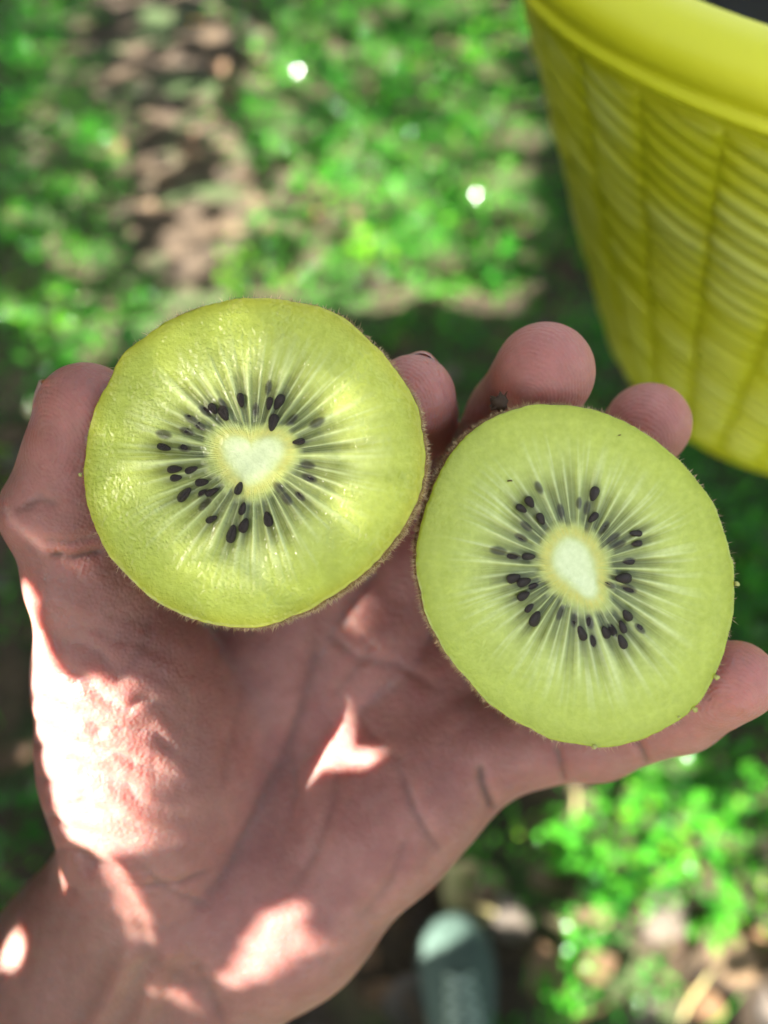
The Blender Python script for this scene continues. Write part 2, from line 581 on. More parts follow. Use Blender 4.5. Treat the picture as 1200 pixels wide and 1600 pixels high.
def vine():
    rng = np.random.default_rng(4)
    nu = 10
    ang = np.linspace(0, 2 * np.pi, nu, endpoint=False)
    rr = np.array([1, .97, .95, .97, 1, 1, .96, .9, .96, 1]) * np.where(np.arange(nu) == 0, 1.08, 1)
    base = np.c_[np.cos(ang) * rr, np.sin(ang) * rr, np.full(nu, -.12)]
    base = np.vstack([[[0, 0, .0]], base])
    tri = np.array([(0, 1 + k, 1 + (k + 1) % nu) for k in range(nu)])
    V, T = [], []

    def add(c, nrm, r):
        nrm = unit(np.asarray(nrm))
        u = unit(np.cross(nrm, rng.normal(size=3)))
        w = np.cross(nrm, u)
        b = sum(len(a) for a in V)
        V.append(c + (base[:, :1] * u + base[:, 1:2] * w + base[:, 2:] * nrm) * r)
        T.append(tri + b)

    def shade(holes, lo, hi, z0, z1, radii, n, tang, clear=False, nt=None):
        H = np.array(holes)
        cnt = 0
        for i in range(n):
            r = radii[rng.integers(len(radii))]
            if i < tang:
                h = H[rng.integers(nt or len(H))]
                a = rng.uniform(0, 2 * np.pi)
                c = h[:2] + np.array([math.cos(a), math.sin(a)]) * (h[2] + r * 1.02)
            else:
                c = np.array([rng.uniform(lo[0], hi[0]), rng.uniform(lo[1], hi[1])])
            if (np.hypot(*(H[:, :2] - c).T) < H[:, 2] + r).any():
                continue
            p = c[0] * E1 + c[1] * E2
            for z in np.sort(rng.uniform(z0, z1, 10)):
                w = p + SUN * ((z - p[2]) / SUN[2])
                cc_ = (w - CL) @ RC
                if not clear or cc_[2] > .15:
                    break
                q_ = to_px(w)
                mg_ = 120 + 1.3 * r * F / max(-cc_[2], .01)
                if cc_[2] < -.02 and (q_[0] < -mg_ or q_[0] > 1200 + mg_ or q_[1] < -mg_ or q_[1] > 1600 + mg_):
                    break
            else:
                w = p + SUN * ((1.95 - p[2]) / SUN[2])
            add(w, SUN + rng.normal(0, .13, 3), r)
            cnt += 1
        return cnt

    hh = []
    from mathutils.bvhtree import BVHTree
    hm = HAND_O.data
    bvh = BVHTree.FromPolygons([v.co + HAND_O.location for v in hm.vertices], [tuple(p.vertices) for p in hm.polygons])
    for px, py, d, r in HAND_HOLES:
        hit = bvh.ray_cast(Vector(CL), Vector(RC @ np.array([(px - 600) / F, -(py - 800) / F, -1.0])).normalized())
        hh.append([*ab(np.array(hit[0]) if hit[0] is not None else P(px, py, d)), r])
    pts = np.array([ab(P(px, py, d)) for px in (-150, 1300) for py in (400, 1750) for d in (.11, .18)])
    gh = []
    for px, py, r in GROUND_HOLES:
        z = .045 if (px, py) == (694, 1456) else .03
        c = G(px, py, z)
        dist = np.linalg.norm(c - CL)
        gh.append([*ab(c), max(.009, r / F * dist * .62)])
    q0, q1 = G(560, 250), G(980, 120)
    for k in range(720):
        px, py = (rng.uniform(380, 830), rng.uniform(-40, 470)) if k < 430 else (rng.uniform(0, 380), rng.uniform(-40, 520)) if k < 650 else (rng.uniform(860, 1200), rng.uniform(1180, 1600))
        gh.append([*ab(G(px, py, .03)), rng.uniform(.004, .009)])
    kd = [[*ab(P(398, 722, .1195)), .034]]
    bt = ab(P(815, 10, .2))
    l0_, l1_ = pts.min(0) - .01, pts.max(0) + .01
    bk = ab(P(1534, -33, .231) - np.array([0, 0, .07]))
    shoe_hole = [h for h, g in zip(gh, GROUND_HOLES) if g[:2] == (694, 1456)]
    kr = ab(P(898, 900, .1265))
    hv = np.array([v.co + HAND_O.location for v in list(hm.vertices)[::30]])
    hab = np.stack([hv @ E1, hv @ E2], 1)
    gh = [h for h in gh if np.hypot(*(hab - h[:2]).T).min() > .016 + h[2] and math.hypot(h[0] - kd[0][0], h[1] - kd[0][1]) > .082 and math.hypot(h[0] - kr[0], h[1] - kr[1]) > .05 and np.hypot(h[0] - bk[0], h[1] - bk[1]) > .19 and np.hypot(h[0] - bt[0], h[1] - bt[1]) > .07] + shoe_hole
    gl = gh
    shade(hh + gl + kd, pts.min(0) - .03, pts.max(0) + .03, 1.26, 1.34, [.045, .036, .028, .018, .012, .009, .006, .004, .0028], 24000, 15000, nt=len(hh))  # low leaf layer added out of view to cut the hand's sun patches
    gp = np.array([ab(G(px, py)) for px in (-260, 1460) for py in (-160, 1760)])
    big = [[a, b, r + .004] for a, b, r in hh] + gh + [[*kd[0][:2], .038]]
    kc = np.array(kd[0][:2])
    shade(big, gp.min(0) - .1, gp.max(0) + .1, .5, 1.8, [.07, .05, .035, .025, .016], 24000, 9000, True)
    # extra vine leaves put in to keep the sun off the bucket
    shade(big, bk - .27, bk + .27, .5, 1.8, [.05, .035, .025, .016], 4000, 0, True)
    dd = .0046  # grid of tiny leaves added above the kiwi, leaks a little sun
    for i in range(-18, 19):
        for j in range(-20, 21):
            c_ = np.array([(i + .5 * (j % 2)) * dd, j * dd * .866]) + rng.normal(0, .0002, 2)
            if np.hypot(*c_) > .078:
                continue
            c_ = kc + c_
            w_ = c_[0] * E1 + c_[1] * E2
            kn = RC @ unit(np.array([-.10, .09, 1]))
            k0 = P(398, 722, .1195)
            w_ = w_ + SUN * (np.dot(k0 - w_, kn) / np.dot(SUN, kn))
            open_ = np.linalg.norm(w_ - k0) < .0255
            if any(math.hypot(c_[0] - a_, c_[1] - b_) < r_ + .009 for a_, b_, r_ in hh):
                continue
            p_ = c_[0] * E1 + c_[1] * E2
            add(p_ + SUN * ((rng.uniform(1.85, 2.05) - p_[2]) / SUN[2]), SUN + rng.normal(0, .03, 3), .00266 if open_ else .0036)
    # the rest of the roof of leaves over the row, with gaps to the sky
    for i in range(2600):
        c = np.array([rng.uniform(-3.6, 3.8), rng.uniform(-3.2, 5.0), rng.uniform(1.78, 2.1)])
        q = ab(c)
        H = np.array(big)
        r = rng.uniform(.05, .085)
        if (np.hypot(*(H[:, :2] - q).T) < H[:, 2] + r + .01).any():
            continue
        if fbm(c[None, :2] * 1.7, 31)[0] > .22 or (abs(c[0] - .3) < .8 and abs(c[1] - .9) < .8 and rng.random() < .8):
            continue
        add(c, [rng.normal(0, .35), rng.normal(0, .35), 1], r)
    v = np.vstack(V)
    f = np.vstack(T)
    root = thing('kiwi_vine', 'unseen kiwi vine roof over the orchard row, round green leaves arranged to shape the sunlight', 'vine', (0, 0, 0))
    lm = leaf_mat('vine_leaf', srgb(44, 84, 30), srgb(64, 106, 40), .10, .4, 8)
    o = obj('shading_foliage', mesh('shading_foliage', v, f, lm), root)
    o['kind'] = 'stuff'
    bark = simple('vine_bark', [(.3, srgb(70, 54, 40)), (.7, srgb(120, 98, 76))], 30, .9, .004)
    for y in (-1.2, .9, 3.0):
        pts = [(-3.4, y, 1.93), (-1.6, y + .1, 1.96), (0.2, y - .06, 1.94), (2.0, y + .08, 1.96), (3.6, y, 1.93)]
        tv, tf = tube(pts, [.012, .016, .02, .016, .01], 8)
        obj('cane', mesh('cane', tv, tf, bark), root)



# ------------------------------------------------------------------ bucket
BAIL = math.pi * .75
SLOPE = 1.2


def bucket():
    K = .66
    C = camv(1534, -33, .35 * K)
    p = PITCH
    up = np.array([0, math.sin(p), math.cos(p)])
    r = np.array([1.0, 0, 0])
    w = np.cross(up, r)
    up = unit(up + .008 * r + .107 * w)
    R1, h, R2 = .214 * K, .227 * K, .107 * K
    ux = unit(np.cross(up, [0, 0, 1.0]))
    uy = np.cross(up, ux)
    M = np.stack([RC @ ux, RC @ uy, RC @ up], 1)
    base = RC @ (C - up * h) + CL
    root = thing('bucket', 'yellow plastic fruit bucket with moulded basket weave sides hanging beside the hand', 'bucket', base)
    root.rotation_euler = Matrix(M.tolist()).to_euler()
    # plastic
    m, nt, bs = mat_new('yellow_plastic')
    n1 = noise(nt, 9, 4)
    rp = ramp(nt, n1.outputs['Fac'], [(.3, (.62, .62, .010)), (.7, (.72, .70, .016))])
    n2 = noise(nt, 55, 5, .7)
    rd = ramp(nt, n2.outputs['Fac'], [(.60, (1, 1, 1)), (.74, (.5, .46, .36))])
    mu = nod(nt, 'ShaderNodeMixRGB', blend_type='MULTIPLY')
    mu.inputs[0].default_value = .8
    nt.links.new(rp.outputs[0], mu.inputs[1])
    nt.links.new(rd.outputs[0], mu.inputs[2])
    at = nod(nt, 'ShaderNodeAttribute', attribute_name='strand_height')
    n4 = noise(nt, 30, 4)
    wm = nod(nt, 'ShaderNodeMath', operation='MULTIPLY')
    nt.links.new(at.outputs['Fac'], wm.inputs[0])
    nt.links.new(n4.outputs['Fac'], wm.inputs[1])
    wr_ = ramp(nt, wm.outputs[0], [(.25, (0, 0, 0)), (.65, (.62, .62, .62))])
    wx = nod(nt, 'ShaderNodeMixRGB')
    wx.inputs[2].default_value = (.74, .77, .24, 1)  # paler yellow towards the tops of the raised strands
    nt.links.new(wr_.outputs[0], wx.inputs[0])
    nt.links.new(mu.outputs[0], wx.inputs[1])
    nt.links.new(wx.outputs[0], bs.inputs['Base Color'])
    bs.inputs['Roughness'].default_value = .55
    bs.inputs['Subsurface Weight'].default_value = 0
    bs.inputs['Subsurface Radius'].default_value = (1, .9, .1)
    bs.inputs['Subsurface Scale'].default_value = .004
    # body: outer wall with weave relief, inner wall, floor
    nth, nz = 1080, 300
    nrib, nrow = 34, 29
    th = np.linspace(0, 2 * np.pi, nth, endpoint=False)
    s = np.linspace(0, 1, nz)
    S, TH = np.meshgrid(s, th, indexing='ij')
    ru = TH / (2 * np.pi) * nrib
    rv = S * nrow + SLOPE * ((ru % 1.0) - .5) + .10 * np.sin(TH * 7)
    row = np.floor(rv)
    fu = ru % 1.0
    cell = np.floor(ru)
    jit = vnoise(np.stack([row.ravel() * 1.7, cell.ravel() * 2.3], 1), 5).reshape(S.shape)
    fv = rv % 1.0
    strand = np.sqrt(np.clip(1 - (2 * fv - 1) ** 2, 0, 1))
    bulge = np.clip(np.sin(np.pi * fu), 0, 1) ** .38
    rel = .0027 * strand * (.25 + .75 * bulge) * (1 + .35 * jit)
    rib = np.exp(-(((ru % 1.0) - .5) / .09) ** 2)
    rib2 = np.exp(-((((ru + .5) % 1.0) - .5) / .09) ** 2)
    rel = np.maximum(rel, .0006 * rib2)
    fade = np.clip((S - .03) / .05, 0, 1) * np.clip((.985 - S) / .02, 0, 1)
    R = R2 + (R1 - .0035 - R2) * S ** .93 + rel * fade
    outer = np.stack([R * np.cos(TH), R * np.sin(TH), S * h], -1).reshape(-1, 3)
    Fs = []

    def band(b, rows, n, flip=False):
        i, j = np.meshgrid(np.arange(rows - 1), np.arange(n), indexing='ij')
        a = b + i * n + j
        bb = b + i * n + (j + 1) % n
        q = np.stack([a, bb, bb + n, a + n], -1).reshape(-1, 4)
        return q[:, ::-1] if flip else q
    Fs.append(band(0, nz, nth))
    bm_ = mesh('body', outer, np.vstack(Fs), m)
    flt_attr(bm_, 'strand_height', np.clip((rel * fade) / .0027, 0, 1).ravel())
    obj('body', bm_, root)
    # added near-black inner shell, keeps the inside dark
    dk = simple('near_black', [(.3, (.006, .006, .007)), (.7, (.014, .014, .015))], 12, .55, .003)
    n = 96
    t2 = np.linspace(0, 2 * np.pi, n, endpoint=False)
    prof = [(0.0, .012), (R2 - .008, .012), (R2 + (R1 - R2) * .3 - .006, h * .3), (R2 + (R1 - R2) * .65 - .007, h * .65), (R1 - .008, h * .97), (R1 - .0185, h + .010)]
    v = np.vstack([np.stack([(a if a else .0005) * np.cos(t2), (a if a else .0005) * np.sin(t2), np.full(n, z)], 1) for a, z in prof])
    obj('inner_shell', mesh('inner_shell', v, band(0, len(prof), n, True), dk), root)
    # underside
    pr = [(.0005, .0), (R2 * .9, .0), (R2 * .97, -.002), (R2 + .0015, .006)]
    v = np.vstack([np.stack([a * np.cos(t2), a * np.sin(t2), np.full(n, z)], 1) for a, z in pr])
    obj('base', mesh('base', v, band(0, len(pr), n, True), m), root)
    # rolled rim: lathe of the lip with a bead under it
    n = 256
    t2 = np.linspace(0, 2 * np.pi, n, endpoint=False)
    prof = [(-.004, -.014), (.0005, -.013), (.003, -.0105), (.0028, -.0075), (.0012, -.006),
            (.0012, -.004), (.0025, -.001), (.0022, .006), (-.001, .012), (-.007, .0165), (-.014, .018),
            (-.021, .0165), (-.0245, .012), (-.025, .004)]
    prof = [(R1 + a_ * .78, h - .0005 + (z_ + .0135) * .48) for a_, z_ in prof]
    v = np.vstack([np.stack([(a + .0004 * np.sin(t2 * 5 + z * 90)) * np.cos(t2), (a + .0004 * np.sin(t2 * 5 + z * 90)) * np.sin(t2), np.full(n, z)], 1) for a, z in prof])
    obj('rim', mesh('rim', v, band(0, len(prof), n), m), root)
    # rope bail, out of the frame
    rp_ = simple('rope', [(.3, srgb(120, 100, 70)), (.7, srgb(170, 150, 110))], 200, .9, .001)
    a0 = BAIL
    e = np.array([math.cos(a0), math.sin(a0), 0])
    Mi = M.T
    top = Mi @ (np.array([base[0] + .06, base[1] + .02, 1.95]) - base)
    pts = [e * (R1 + .003) + [0, 0, h - .03], e * (R1 + .006) + [0, 0, h + .03], top * [1, 1, .55] * [1, 1, 1] + [0, 0, .25], top]
    p2 = [-e * (R1 + .003) + [0, 0, h - .03], -e * (R1 + .006) + [0, 0, h + .03], top * [1, 1, .55] + [0, 0, .25], top]
    for q in (pts, p2):
        tv, tf = tube(q, [.004] * 4, 8)
        obj('rope', mesh('rope', tv, tf, rp_), root)


bucket()


# ------------------------------------------------------------------ shoe
def shoe():
    toe = G(712, 1428, .02)
    root = thing('shoe', 'grey green mesh running shoe with a paler sunlit toe on the soil', 'shoe', (toe[0] + .000, toe[1] - .14, .0))
    root.rotation_euler = (0, 0, math.radians(2))
    up_m = simple('shoe_mesh', [(.35, srgb(58, 76, 68)), (.65, srgb(82, 102, 92))], 600, .8, .0012)
    sole_m = simple('shoe_rubber', [(.4, srgb(44, 56, 50)), (.6, srgb(60, 74, 66))], 60, .6, .001)
    lace_m = simple('lace', [(.4, srgb(150, 172, 160)), (.6, srgb(184, 204, 190))], 300, .8, .0006)
    dark = simple('shoe_lining', [(.4, srgb(30, 36, 36)), (.6, srgb(44, 52, 50))], 60, .9)
    ys = np.array([-.14, -.134, -.11, -.07, -.03, .01, .05, .085, .112, .128, .137, .140])
    hw = np.array([.006, .022, .033, .035, .036, .040, .0455, .0475, .042, .032, .018, .004])
    hh = np.array([.060, .078, .090, .092, .088, .080, .068, .056, .047, .041, .034, .026])
    n = 28
    a = np.linspace(-.12 * np.pi, 1.12 * np.pi, n)
    v = []
    for y, w, t in zip(ys, hw, hh):
        c = np.cos(a)
        s_ = np.sin(a)
        x = np.sign(c) * np.abs(c) ** .75 * w
        z = np.sign(s_) * np.abs(s_) ** .8
        z = .022 + np.where(z > 0, z * (t - .022), z * .012)
        if y < -.03 and y > -.13:
            open_ = (np.abs(c) < .62) & (s_ > 0)
            z = np.where(open_, z - .035, z)
        v.append(np.stack([x, np.full(n, y), z], 1))
    v = np.vstack(v)
    m = len(ys)
    f = np.array([(i * n + k, i * n + k + 1, (i + 1) * n + k + 1, (i + 1) * n + k) for i in range(m - 1) for k in range(n - 1)])
    o = obj('upper', mesh('upper', v, f[:, ::-1], up_m), root)
    ss = o.modifiers.new('subdivision', 'SUBSURF')
    ss.levels = ss.render_levels = 2
    # sole
    out = []
    for sgn in (1, -1):
        idx = range(m) if sgn == 1 else range(m - 2, 0, -1)
        out += [(sgn * (hw[i] + .004), ys[i] + (.005 if i == m - 1 else -.005 if i == 0 else 0)) for i in idx]
    out = np.array(out)
    k = len(out)
    rings = [(1.0, 0.0), (1.03, .006), (1.02, .022), (.97, .027)]
    cy = out[:, 1].mean()
    sv = np.vstack([np.c_[out[:, 0] * s_, (out[:, 1] - cy) * (1 + (s_ - 1) * .4) + cy, np.full(k, z)] for s_, z in rings])
    sf = [(i * k + j, i * k + (j + 1) % k, (i + 1) * k + (j + 1) % k, (i + 1) * k + j) for i in range(len(rings) - 1) for j in range(k)]
    sf += [tuple(range(k))[::-1], tuple((len(rings) - 1) * k + j for j in range(k))]
    obj('sole', mesh('sole', sv, sf, sole_m), root)
    # toe guard: rubber strip over the tip
    tv = []
    for y, w, t in ((.100, .0465, .052), (.118, .0395, .0455), (.131, .0285, .040), (.1395, .013, .033), (.1425, .003, .025)):
        for aa in np.linspace(0, np.pi, 15):
            c = math.cos(aa)
            s_ = math.sin(aa)
            tv.append((np.sign(c) * abs(c) ** .75 * (w + .0015), y, .022 + abs(s_) ** .8 * (t - .020)))
    tf = np.array([(i * 15 + q, i * 15 + q + 1, (i + 1) * 15 + q + 1, (i + 1) * 15 + q) for i in range(4) for q in range(14)])
    cap_m = simple('toe_rubber', [(.4, srgb(62, 80, 72)), (.6, srgb(78, 98, 88))], 80, .5, .0006)
    obj('toe_cap', mesh('toe_cap', np.array(tv), tf[:, ::-1], cap_m), root)
    # tongue and laces
    tg = []
    for y, z, w in ((-.035, .108, .024), (-.01, .094, .024), (.02, .081, .022), (.05, .0705, .018), (.066, .0635, .012)):
        for q in np.linspace(-1, 1, 7):
            tg.append((q * w, y, z - .004 * q * q))
    tgf = np.array([(i * 7 + q, i * 7 + q + 1, (i + 1) * 7 + q + 1, (i + 1) * 7 + q) for i in range(4) for q in range(6)])
    obj('tongue', mesh('tongue', np.array(tg), tgf, up_m), root)
    for i in range(6):
        y = .060 - i * .017
        z = .0665 + i * .0068
        w = .017 + i * .0016
        for sg in (1, -1):
            pts = [(-w * sg, y + .006, z - .003), (-w * .4 * sg, y + .002, z + .0025), (w * .4 * sg, y - .002, z + .0025), (w * sg, y - .006, z - .002)]
            lv, lf = tube(pts, [.0024] * 4, 6)
            obj('lace', mesh('lace', lv, lf, lace_m), root)
    lv = []
    for y, w, z in ((-.125, .016, .060), (-.10, .022, .050), (-.06, .024, .050), (-.03, .022, .062)):
        for q in np.linspace(-1, 1, 5):
            lv.append((q * w, y, z))
    lf = np.array([(i * 5 + q, i * 5 + q + 1, (i + 1) * 5 + q + 1, (i + 1) * 5 + q) for i in range(3) for q in range(4)])
    obj('insole', mesh('insole', np.array(lv), lf, dark), root)


shoe()

exec_parts = True
# ------------------------------------------------------------------ hand
H_ = 0.7                            # grid step in mm


def mm(px, py, d):                  # camera space millimetres
    return np.array([(px - 600) / F * d, -(py - 800) / F * d, -d])


def round_cone(p, a, b, r1, r2):
    ba = b - a
    l2 = np.dot(ba, ba)
    t = np.clip(((p - a) @ ba) / l2, 0, 1)
    d = np.linalg.norm(p - a - t[..., None] * ba, axis=-1)
    return d - (r1 + (r2 - r1) * t)


def smin(a, b, k):
    h = np.maximum(k - np.abs(a - b), 0) / k
    return np.minimum(a, b) - h * h * k * .25


FINGERS = {
    'thumb': [((232, 1180, 165), 17), ((192, 1040, 152), 14), ((138, 905, 143), 10.6), ((112, 800, 138), 10.6), ((122, 730, 135), 9.0), ((138, 645, 132), 8.6)],
    'index': [((430, 985, 173), 12), ((520, 850, 170), 10.2), ((592, 725, 168), 9.4), ((645, 650, 152), 8.4), ((645, 622, 136), 7.7)],
    'middle': [((575, 1000, 175), 12), ((650, 880, 175), 10), ((725, 768, 172), 9.4), ((802, 650, 152), 8.6), ((850, 583, 137), 9.0)],
    'ring': [((670, 1080, 176), 12), ((760, 950, 179), 9.8), ((860, 835, 179), 9.2), ((965, 720, 164), 8.0), ((1012, 664, 147), 8.1)],
    'pinky': [((735, 1160, 170), 12), ((830, 1155, 167), 9.6), ((930, 1147, 160), 9.0), ((1060, 1106, 147), 7.9), ((1150, 1062, 134), 6.9)],
}
PALM = [((236, 1180, 163), (278, 1340, 170), 20.5, 19), ((200, 1060, 155), (258, 1220, 166), 15, 19.5),
        ((430, 985, 176), (360, 1300, 178), 13, 16), ((560, 1005, 178), (400, 1310, 180), 13, 16), ((665, 1085, 178), (440, 1330, 180), 13, 16),
        ((720, 1165, 172), (600, 1260, 172), 13, 17), ((640, 1225, 171), (450, 1400, 173), 16, 20),
        ((300, 1120, 172), (430, 1060, 176), 12, 12),
        ((260, 1340, 172), (130, 1520, 182), 21, 22), ((440, 1400, 174), (280, 1560, 184), 20, 20), ((350, 1380, 176), (210, 1560, 185), 19, 20),
        ((130, 1520, 182), (-140, 1960, 205), 22, 26), ((285, 1560, 184), (20, 2000, 207), 20, 26), ((-60, 1980, 206), (-300, 2400, 232), 31, 36)]


def hand():
    pts = [mm(*q) for c in FINGERS.values() for q, r in c] + [mm(*q) for a in PALM for q in a[:2]]
    pts = np.array(pts)
    lo = pts.min(0) - 42
    hi = pts.max(0) + 42
    n = np.ceil((hi - lo) / H_).astype(int)
    BIG = 1e3

    def paint(fld, a, b, r1, r2, k, mode='smin'):
        mg = max(r1, r2) + 12
        i0 = np.maximum(np.floor((np.minimum(a, b) - mg - lo) / H_).astype(int), 0)
        i1 = np.minimum(np.ceil((np.maximum(a, b) + mg - lo) / H_).astype(int), n)
        sl = tuple(slice(x, y) for x, y in zip(i0, i1))
        gx, gy, gz = [lo[d] + H_ * np.arange(i0[d], i1[d], dtype=np.float32) for d in range(3)]
        p = np.stack(np.meshgrid(gx, gy, gz, indexing='ij'), -1).astype(np.float32)
        d = round_cone(p, a.astype(np.float32), b.astype(np.float32), r1, r2)
        fld[sl] = smin(fld[sl], d, k)

    palm = np.full(n, BIG, np.float32)
    for a, b, r1, r2 in PALM:
        paint(palm, mm(*a), mm(*b), r1, r2, 9.0)
    total = palm.copy()
    for nm, ch in FINGERS.items():
        fld = np.full(n, BIG, np.float32)
        for (a, r1), (b, r2) in zip(ch[:-1], ch[1:]):
            paint(fld, mm(*a), mm(*b), r1, r2, 3.0)
        total = np.minimum(total, smin(palm, fld, 8.0 if nm != 'thumb' else 11.0))
        del fld
    f = total
    ins = f < 0
    # surface nets
    c = np.zeros(tuple(np.array(n) - 1), np.uint8)
    for dx in (0, 1):
        for dy in (0, 1):
            for dz in (0, 1):
                c += ins[dx:n[0] - 1 + dx, dy:n[1] - 1 + dy, dz:n[2] - 1 + dz]
    act = np.argwhere((c > 0) & (c < 8))
    idx = np.full(c.shape, -1, np.int32)
    idx[tuple(act.T)] = np.arange(len(act))
    acc = np.zeros((len(act), 3))
    cn = np.zeros(len(act))
    for d in range(3):
        o1, o2 = [k for k in range(3) if k != d]
        for u in (0, 1):
            for w in (0, 1):
                q = act.copy()
                q[:, o1] += u
                q[:, o2] += w
                q2 = q.copy()
                q2[:, d] += 1
                fa = f[tuple(q.T)]
                fb = f[tuple(q2.T)]
                x = (fa < 0) != (fb < 0)
                t = fa / np.where(np.abs(fa - fb) < 1e-9, 1e-9, fa - fb)
                pos = q.astype(float)
                pos[:, d] += t
                acc[x] += pos[x]
                cn[x] += 1
    v = lo + H_ * acc / cn[:, None]
    faces = []
    for d in range(3):
        o1, o2 = (d + 1) % 3, (d + 2) % 3
        s0 = [slice(None)] * 3
        s1 = [slice(None)] * 3
        s0[d] = slice(0, -1)
        s1[d] = slice(1, None)
        e = np.argwhere(ins[tuple(s0)] != ins[tuple(s1)])
        sgn = ins[tuple(s0)][tuple(e.T)]
        cs = []
        for u, w in ((-1, -1), (0, -1), (0, 0), (-1, 0)):
            q = e.copy()
            q[:, o1] += u
            q[:, o2] += w
            cs.append(idx[tuple(q.T)])
        q = np.stack(cs, 1)
        q[~sgn] = q[~sgn][:, ::-1]
        faces.append(q)
    fc = np.vstack(faces)
    # light smoothing
    nb1 = np.concatenate([fc[:, k] for k in range(4)])
    nb2 = np.concatenate([fc[:, (k + 1) % 4] for k in range(4)])
    for it in range(6):
        s = np.stack([np.bincount(nb1, v[nb2, k], len(v)) for k in range(3)], 1)
        cc = np.bincount(nb1, minlength=len(v))[:, None]
        v = v + .5 * (s / cc - v)

    def normals(v):
        fn = np.cross(v[fc[:, 2]] - v[fc[:, 0]], v[fc[:, 3]] - v[fc[:, 1]])
        nn = np.stack([sum(np.bincount(fc[:, k], fn[:, d], len(v)) for k in range(4)) for d in range(3)], 1)
        return unit(nn)
    nr = normals(v)
    px = np.stack([600 + F * v[:, 0] / -v[:, 2], 800 - F * v[:, 1] / -v[:, 2]], 1)
    face_cam = np.clip((nr * unit(-v)).sum(1) * 2.2, 0, 1)

    def polyd(pl):
        pl = np.array(pl, float)
        best = np.full(len(px), 1e9)
        tt = np.zeros(len(px))
        L = np.r_[0, np.cumsum(np.linalg.norm(np.diff(pl, axis=0), axis=1))]
        for i in range(len(pl) - 1):
            a, b = pl[i], pl[i + 1]
            ba = b - a
            t = np.clip(((px - a) @ ba) / (ba @ ba), 0, 1)
            d = np.linalg.norm(px - a - t[:, None] * ba, axis=1)
            m = d < best
            best[m] = d[m]
            tt[m] = (L[i] + t[m] * (L[i + 1] - L[i])) / L[-1]
        return best, tt
    CR = [  # crease polylines (photo pixels), depth mm, width px
        ([(500, 960), (490, 1030), (470, 1110), (440, 1190), (400, 1270), (350, 1370), (300, 1430)], .6, 16),
        ([(625, 1200), (640, 1250), (662, 1295), (690, 1335)], .6, 10),
        ([(750, 1195), (757, 1230), (772, 1266)], 1.0, 8),
        ([(620, 1040), (600, 1075), (560, 1120), (530, 1190), (515, 1270), (490, 1340), (455, 1390)], .4, 11), ([(560, 1120), (600, 1170), (640, 1200)], .3, 9),
        ([(470, 1110), (455, 1160), (465, 1230), (450, 1290)], .3, 8), ([(380, 1090), (360, 1160), (350, 1230)], .25, 12),
        ([(505, 985), (560, 1030), (620, 1040), (690, 1080)], .45, 10), ([(520, 1090), (560, 1040), (590, 1000)], .35, 9),
        ([(868, 1165), (874, 1195), (884, 1225)], .7, 7), ([(985, 1140), (1000, 1170), (1015, 1200)], .7, 7),
        ([(75, 868), (115, 874), (165, 862)], .9, 8), ([(70, 845), (110, 848), (150, 842)], .4, 6),
        ([(235, 960), (230, 1000), (205, 1040), (170, 1075)], .35, 12),
        ([(110, 1318), (170, 1360), (215, 1440), (230, 1490)], .7, 20), ([(230, 1490), (290, 1530), (340, 1560)], .4, 16),
        ([(215, 1385), (280, 1380), (330, 1360)], .5, 7), ([(210, 1340), (260, 1390), (330, 1420)], .4, 7),
        ([(300, 1500), (330, 1560), (350, 1600)], .5, 14), ([(640, 1300), (610, 1380), (560, 1440)], .4, 12),
        ([(90, 790), (60, 780), (30, 800)], .5, 9),
    ]
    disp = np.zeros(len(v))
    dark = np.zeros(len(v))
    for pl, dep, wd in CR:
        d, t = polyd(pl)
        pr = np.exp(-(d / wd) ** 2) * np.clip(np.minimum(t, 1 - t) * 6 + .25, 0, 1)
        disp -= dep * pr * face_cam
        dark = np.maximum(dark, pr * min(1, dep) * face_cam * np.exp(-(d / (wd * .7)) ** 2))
    # wrinkles of the ball of the thumb, running across it
    reg = gauss(px, (150, 1190), (95, 170)) * np.clip(face_cam * 2, 0, 1)
    ph = px[:, 1] * 1.0 - px[:, 0] * .42 + 16 * vnoise(px / 60, 3) + 7 * vnoise(px / 22, 4)
    wr = np.abs(np.sin(ph / 46 * np.pi)) ** .7 - .5
    wr2 = np.sin(ph / 13 * np.pi + 2 * vnoise(px / 30, 9))
    disp += reg * (wr * 1.5 + wr2 * .05 + .35 * vnoise(np.c_[px[:, 0] / 160, ph / 30], 8))
    disp += face_cam * (.16 * vnoise(v / 5.0, 12) + .03 * vnoise(v / 1.9, 13)) * (px[:, 1] > 930)
    disp += .05 * vnoise(v / 3.0, 15)
    # knuckle bulge and wrist tendons
    disp += 1.3 * gauss(px, (18, 800), (26, 45))
    for x0, x1 in ((205, 150), (262, 215)):
        d, t = polyd([(x0, 1490), (x1, 1600), (x1 - 60, 1720)])
        disp += 1.2 * np.exp(-(d / 20) ** 2) * face_cam
    # flat where the thumb nail sits
    v = v + nr * disp[:, None]
    nr = normals(v)
    # tone: redder finger tips, palm colour darkened for its deeper shade, brown in creases
    tips = [FINGERS[k][-1][0] for k in FINGERS]
    red = np.zeros(len(v))
    rp = np.zeros(len(v))
    rm = np.zeros(len(v))
    for t in tips:
        c = mm(*t)
        d = np.linalg.norm(v - c, axis=1)
        red = np.maximum(red, np.exp(-(d / 15) ** 2))
        m = d < 20
        c2 = c + np.array([-4.0, -6.0, 6.0])
        e = (v - c2) * [1.0, .75, .8]
        rp[m] = np.linalg.norm(e, axis=1)[m]
        rm[m] = np.clip(1.4 - d[m] / 13, 0, 1)
    a = srgb(170, 120, 110)[None]
    b = srgb(202, 138, 129)[None]
